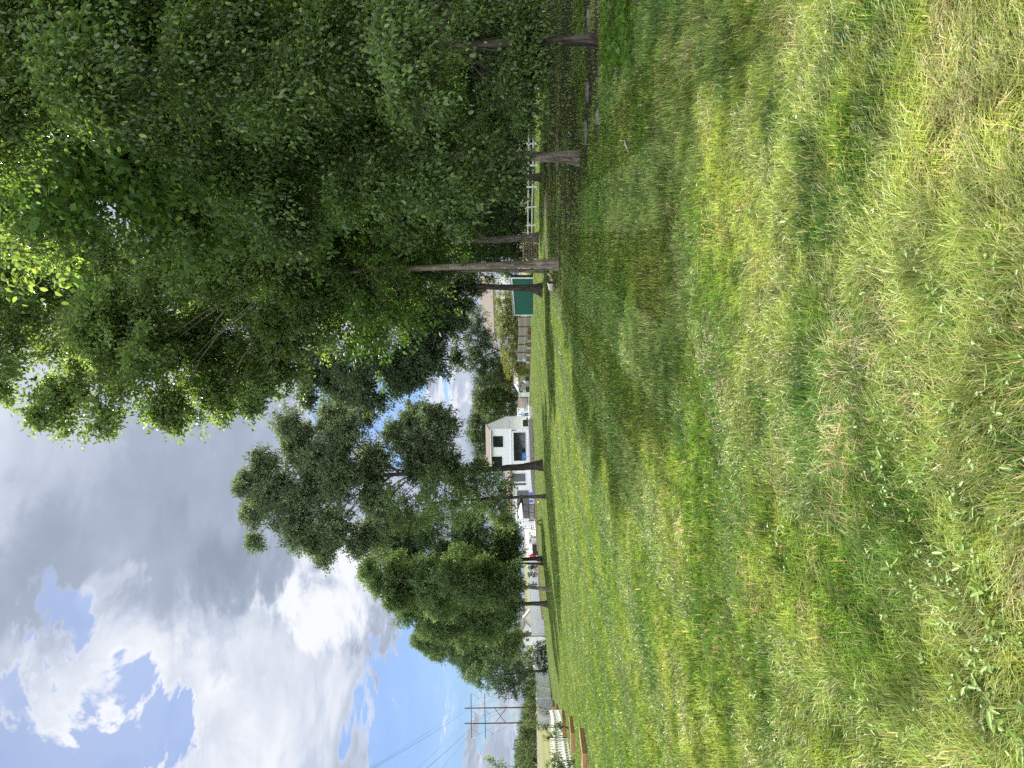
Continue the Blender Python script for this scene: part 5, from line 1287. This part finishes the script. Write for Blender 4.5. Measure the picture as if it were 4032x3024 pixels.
t2, a2 = pylon('smaller distant wooden H-shaped pylon', 620, (2722, 2748), 1991, (2003, 2027), 68, (2045, 2062), 2105)
dirv = (X(t1[0]) - X(t2[0])); dirv = dirv / dirv[1] * -1
def wire(a, b, sag, label, r_=.03):
    a, b = X(a), X(b); k = MB()
    k.tube([a * (1 - t) + b * t - X([0, 0, sag * 4 * t * (1 - t)]) for t in np.linspace(0, 1, 25)], r_, 5)
    tag(k.build('power_line', M['wire'], loc=a), label, 'power line', 'power lines between the pylons')
nxt = lambda p: X([-9.0 + (p[0] - (t1[0][0] + t1[1][0]) / 2), -10, p[2] - 1.0])
lb = ['shield wire from the top of the right pole, highest across the sky', 'shield wire from the top of the left pole of the nearer pylon']
for i, t in enumerate(t1): wire(t, nxt(t), 1.0, lb[i], .014); wire(t, t2[i], 7, 'thin shield wire running back to the distant pylon, ' + ('right pole' if i == 0 else 'left pole'), .03)
nm = ['left end of the upper arm', 'middle of the upper arm', 'right end of the upper arm', 'left end of the lower arm', 'middle of the lower arm', 'right end of the lower arm']
for i, p in enumerate(a1):
    wire(p, nxt(p), 2.5, 'conductor wire coming forward from the ' + nm[i], .014); wire(p, a2[i], 8, 'conductor wire running back from the ' + nm[i], .03)

# ---- woods beyond the meadow
pr = None
top = lambda y: float(np.interp(y, [2640, 2738, 2806, 2870, 2926, 3024, 3100], [2080, 2072, 2054, 2041, 2030, 2026, 2022]))
i = 0
side = ['behind the distant pylon', 'left of the distant pylon', 'right of the nearer pylon', 'between the poles of the nearer pylon', 'just behind the left pole', 'left of the nearer pylon', 'third from the nearer pylon', 'in the middle of the far wood', 'with a bare pale stem', 'half way to the frame edge', 'tall among the far wood', 'near the frame edge', 'second from the frame edge', 'at the frame edge']
for y, lab in zip(np.linspace(2690, 3030, 14), side):
    Yf = 410 + 25 * sin(i * 2.3); tp = top(y); h = 2112 - tp
    ftree('far meadow-edge tree ' + lab, Yf, [(tp + h * .22, y, h * .24), (tp + h * .40, y - h * .12, h * .24), (tp + h * .42, y + h * .13, h * .24), (tp + h * .62, y, h * .26), (tp + h * .78, y + h * .1, h * .2)], 2113, y, .3, 200 + i, leaf=.85, layers=.75, name='far_tree', group='trees along the far meadow', col=(.075, .115, .045), young=(.12, .16, .06), pyoung=.2, bark='bark_grey')
    i += 1
g = np.random.default_rng(77); lob = []
for y in np.linspace(2480, 3250, 46):
    tp = top(min(max(y, 2640), 3100)) + g.uniform(-6, 10) + 6
    for xx in np.arange(tp + 8, 2112, 16):
        p = pt(xx, y + g.uniform(-8, 8), 480); lob.append((p, 14 * px(480)))
CL, P, D, Nn, L, C = crown_leaves(lob, 1.3, .55, 9, per=20, spread=.16, col=(.052, .088, .042), young=(.09, .13, .05))
V, F, Cc = leaves_np(P, D, Nn, L, L * .6, C, True)
tag(link('far_woods', np_mesh('far_woods', V, F, Cc), M['leaf_far']), 'continuous green wood beyond the far meadow', 'wood', kind='stuff')
k = MB(); p, q = pt(2113, 2850, 330), pt(2119, 3060, 318)
k.prism([p, q, q - X([0, 0, .8]), p - X([0, 0, .8])], (0, .4, 0))
tag(k.build('far_wall', M['pillar'], loc=p), 'thin pale low wall across the far meadow', 'wall')

# ---- weeds and ground ivy
def weeds():
    g = np.random.default_rng(5); Ps, Ds, Ns, Ls, Ws, Cs = [], [], [], [], [], []
    def rosette(q, r, n, c, w=.4, up=.5, z=.05):
        az = g.uniform(0, 2 * pi, n)
        Ps.append(np.tile(q, (n, 1)) + np.stack([np.cos(az) * r * .08, np.sin(az) * r * .08, np.full(n, z) + g.uniform(0, .03, n)], 1))
        Ds.append(np.stack([np.cos(az), np.sin(az), g.uniform(-.1, up, n)], 1)); Ns.append(X([0, 0, 1]) + g.normal(0, .25, (n, 3)))
        Ls.append(r * g.uniform(.6, 1.15, n)); Ws.append(r * w * g.uniform(.8, 1.2, n)); Cs.append(np.asarray(c) * g.uniform(.8, 1.2, (n, 1)))
    for x, y, r in [(3740, 1145, .09), (3790, 1195, .10), (3830, 1170, .07), (3935, 1165, .09), (3275, 1120, .06), (3100, 1090, .05), (3545, 1490, .07), (3640, 1485, .07), (3690, 1500, .06), (3990, 1020, .1), (3720, 1060, .05), (3990, 1690, .06),
                    (3930, 2330, .12), (3990, 2320, .13), (3800, 2290, .1), (3990, 2470, .14), (3820, 2480, .11), (3900, 2590, .12), (3960, 2620, .12), (3880, 2700, .13), (3975, 2790, .15), (4010, 2850, .14), (3780, 2450, .09), (3560, 2480, .08), (3700, 2600, .09), (3540, 2420, .07)]:
        rosette(gp(x, y), r * .36, int(g.integers(6, 11)), (.17, .26, .05), .38, .5, .04)
    n = 2600
    d = np.exp(g.uniform(math.log(1.9), math.log(9), n)); x = g.uniform(-1, 1, n) * (.55 * d + .3)
    pr_ = np.clip((fbm(x, d, .7, 2) - .46) * 6, 0, 1) * np.where(x < -.1, 1, .25)
    for xx, yy in zip(x[g.random(n) < pr_], d[g.random(n) < pr_][:n]): pass
    sel = g.random(n) < pr_
    for xx, yy in zip(x[sel], d[sel]):
        q = X([xx, yy, float(gz(xx, yy))])
        if g.random() < .6: rosette(q, .014 + .009 * g.random(), 3, (.13, .22, .05), .95, .15, .03 + .02 * g.random())
        else: rosette(q, .025 + .03 * g.random(), int(g.integers(3, 7)), (.17, .27, .05), .28, .8, .04)
    P, D, Nn, L, Wd, C = map(np.concatenate, (Ps, Ds, Ns, Ls, Ws, Cs))
    V, F, Cc = leaves_np(P, D, Nn, L, Wd, C)
    tag(link('broadleaf_weeds', np_mesh('broadleaf_weeds', V, F, Cc), M['grass']), 'clover and broad-leaved weeds scattered through the near grass', 'weeds', kind='stuff')
    # bright ivy patch on bare earth at the right
    n = 5200; a, b, c = gp(2400, 330), gp(2405, -120), gp(2500, -60)
    x0, x1 = 3.0, 7.5; y0, y1 = float(gp(2505, 60)[1]), float(gp(2396, 60)[1])
    x = g.uniform(x0, x1 + 2, n); y = g.uniform(y0, y1, n)
    left = np.interp(y, [y0, y1], [gp(2490, 260)[0], gp(2400, 330)[0]])
    k_ = (x > left + .5 * (fbm(x, y, .5, 3) - .5)) & (fbm(x, y, .45, 5) > .40)
    x, y = x[k_], y[k_]; n = len(x)
    P = np.stack([x, y, gz(x, y) + g.uniform(.03, .16, n)], 1)
    V, F, Cc = leaves_np(P, g.normal(0, 1, (n, 3)) * X([1, 1, .25]), X([0, 0, 1]) + g.normal(0, .35, (n, 3)), g.uniform(.06, .11, n), g.uniform(.055, .09, n), X([.10, .19, .035]) * g.uniform(.7, 1.35, (n, 1)))
    tag(link('ground_ivy', np_mesh('ground_ivy', V, F, Cc), M['leaf']), 'bright green ground ivy at the edge of the shade', 'ground cover', kind='stuff')
weeds()
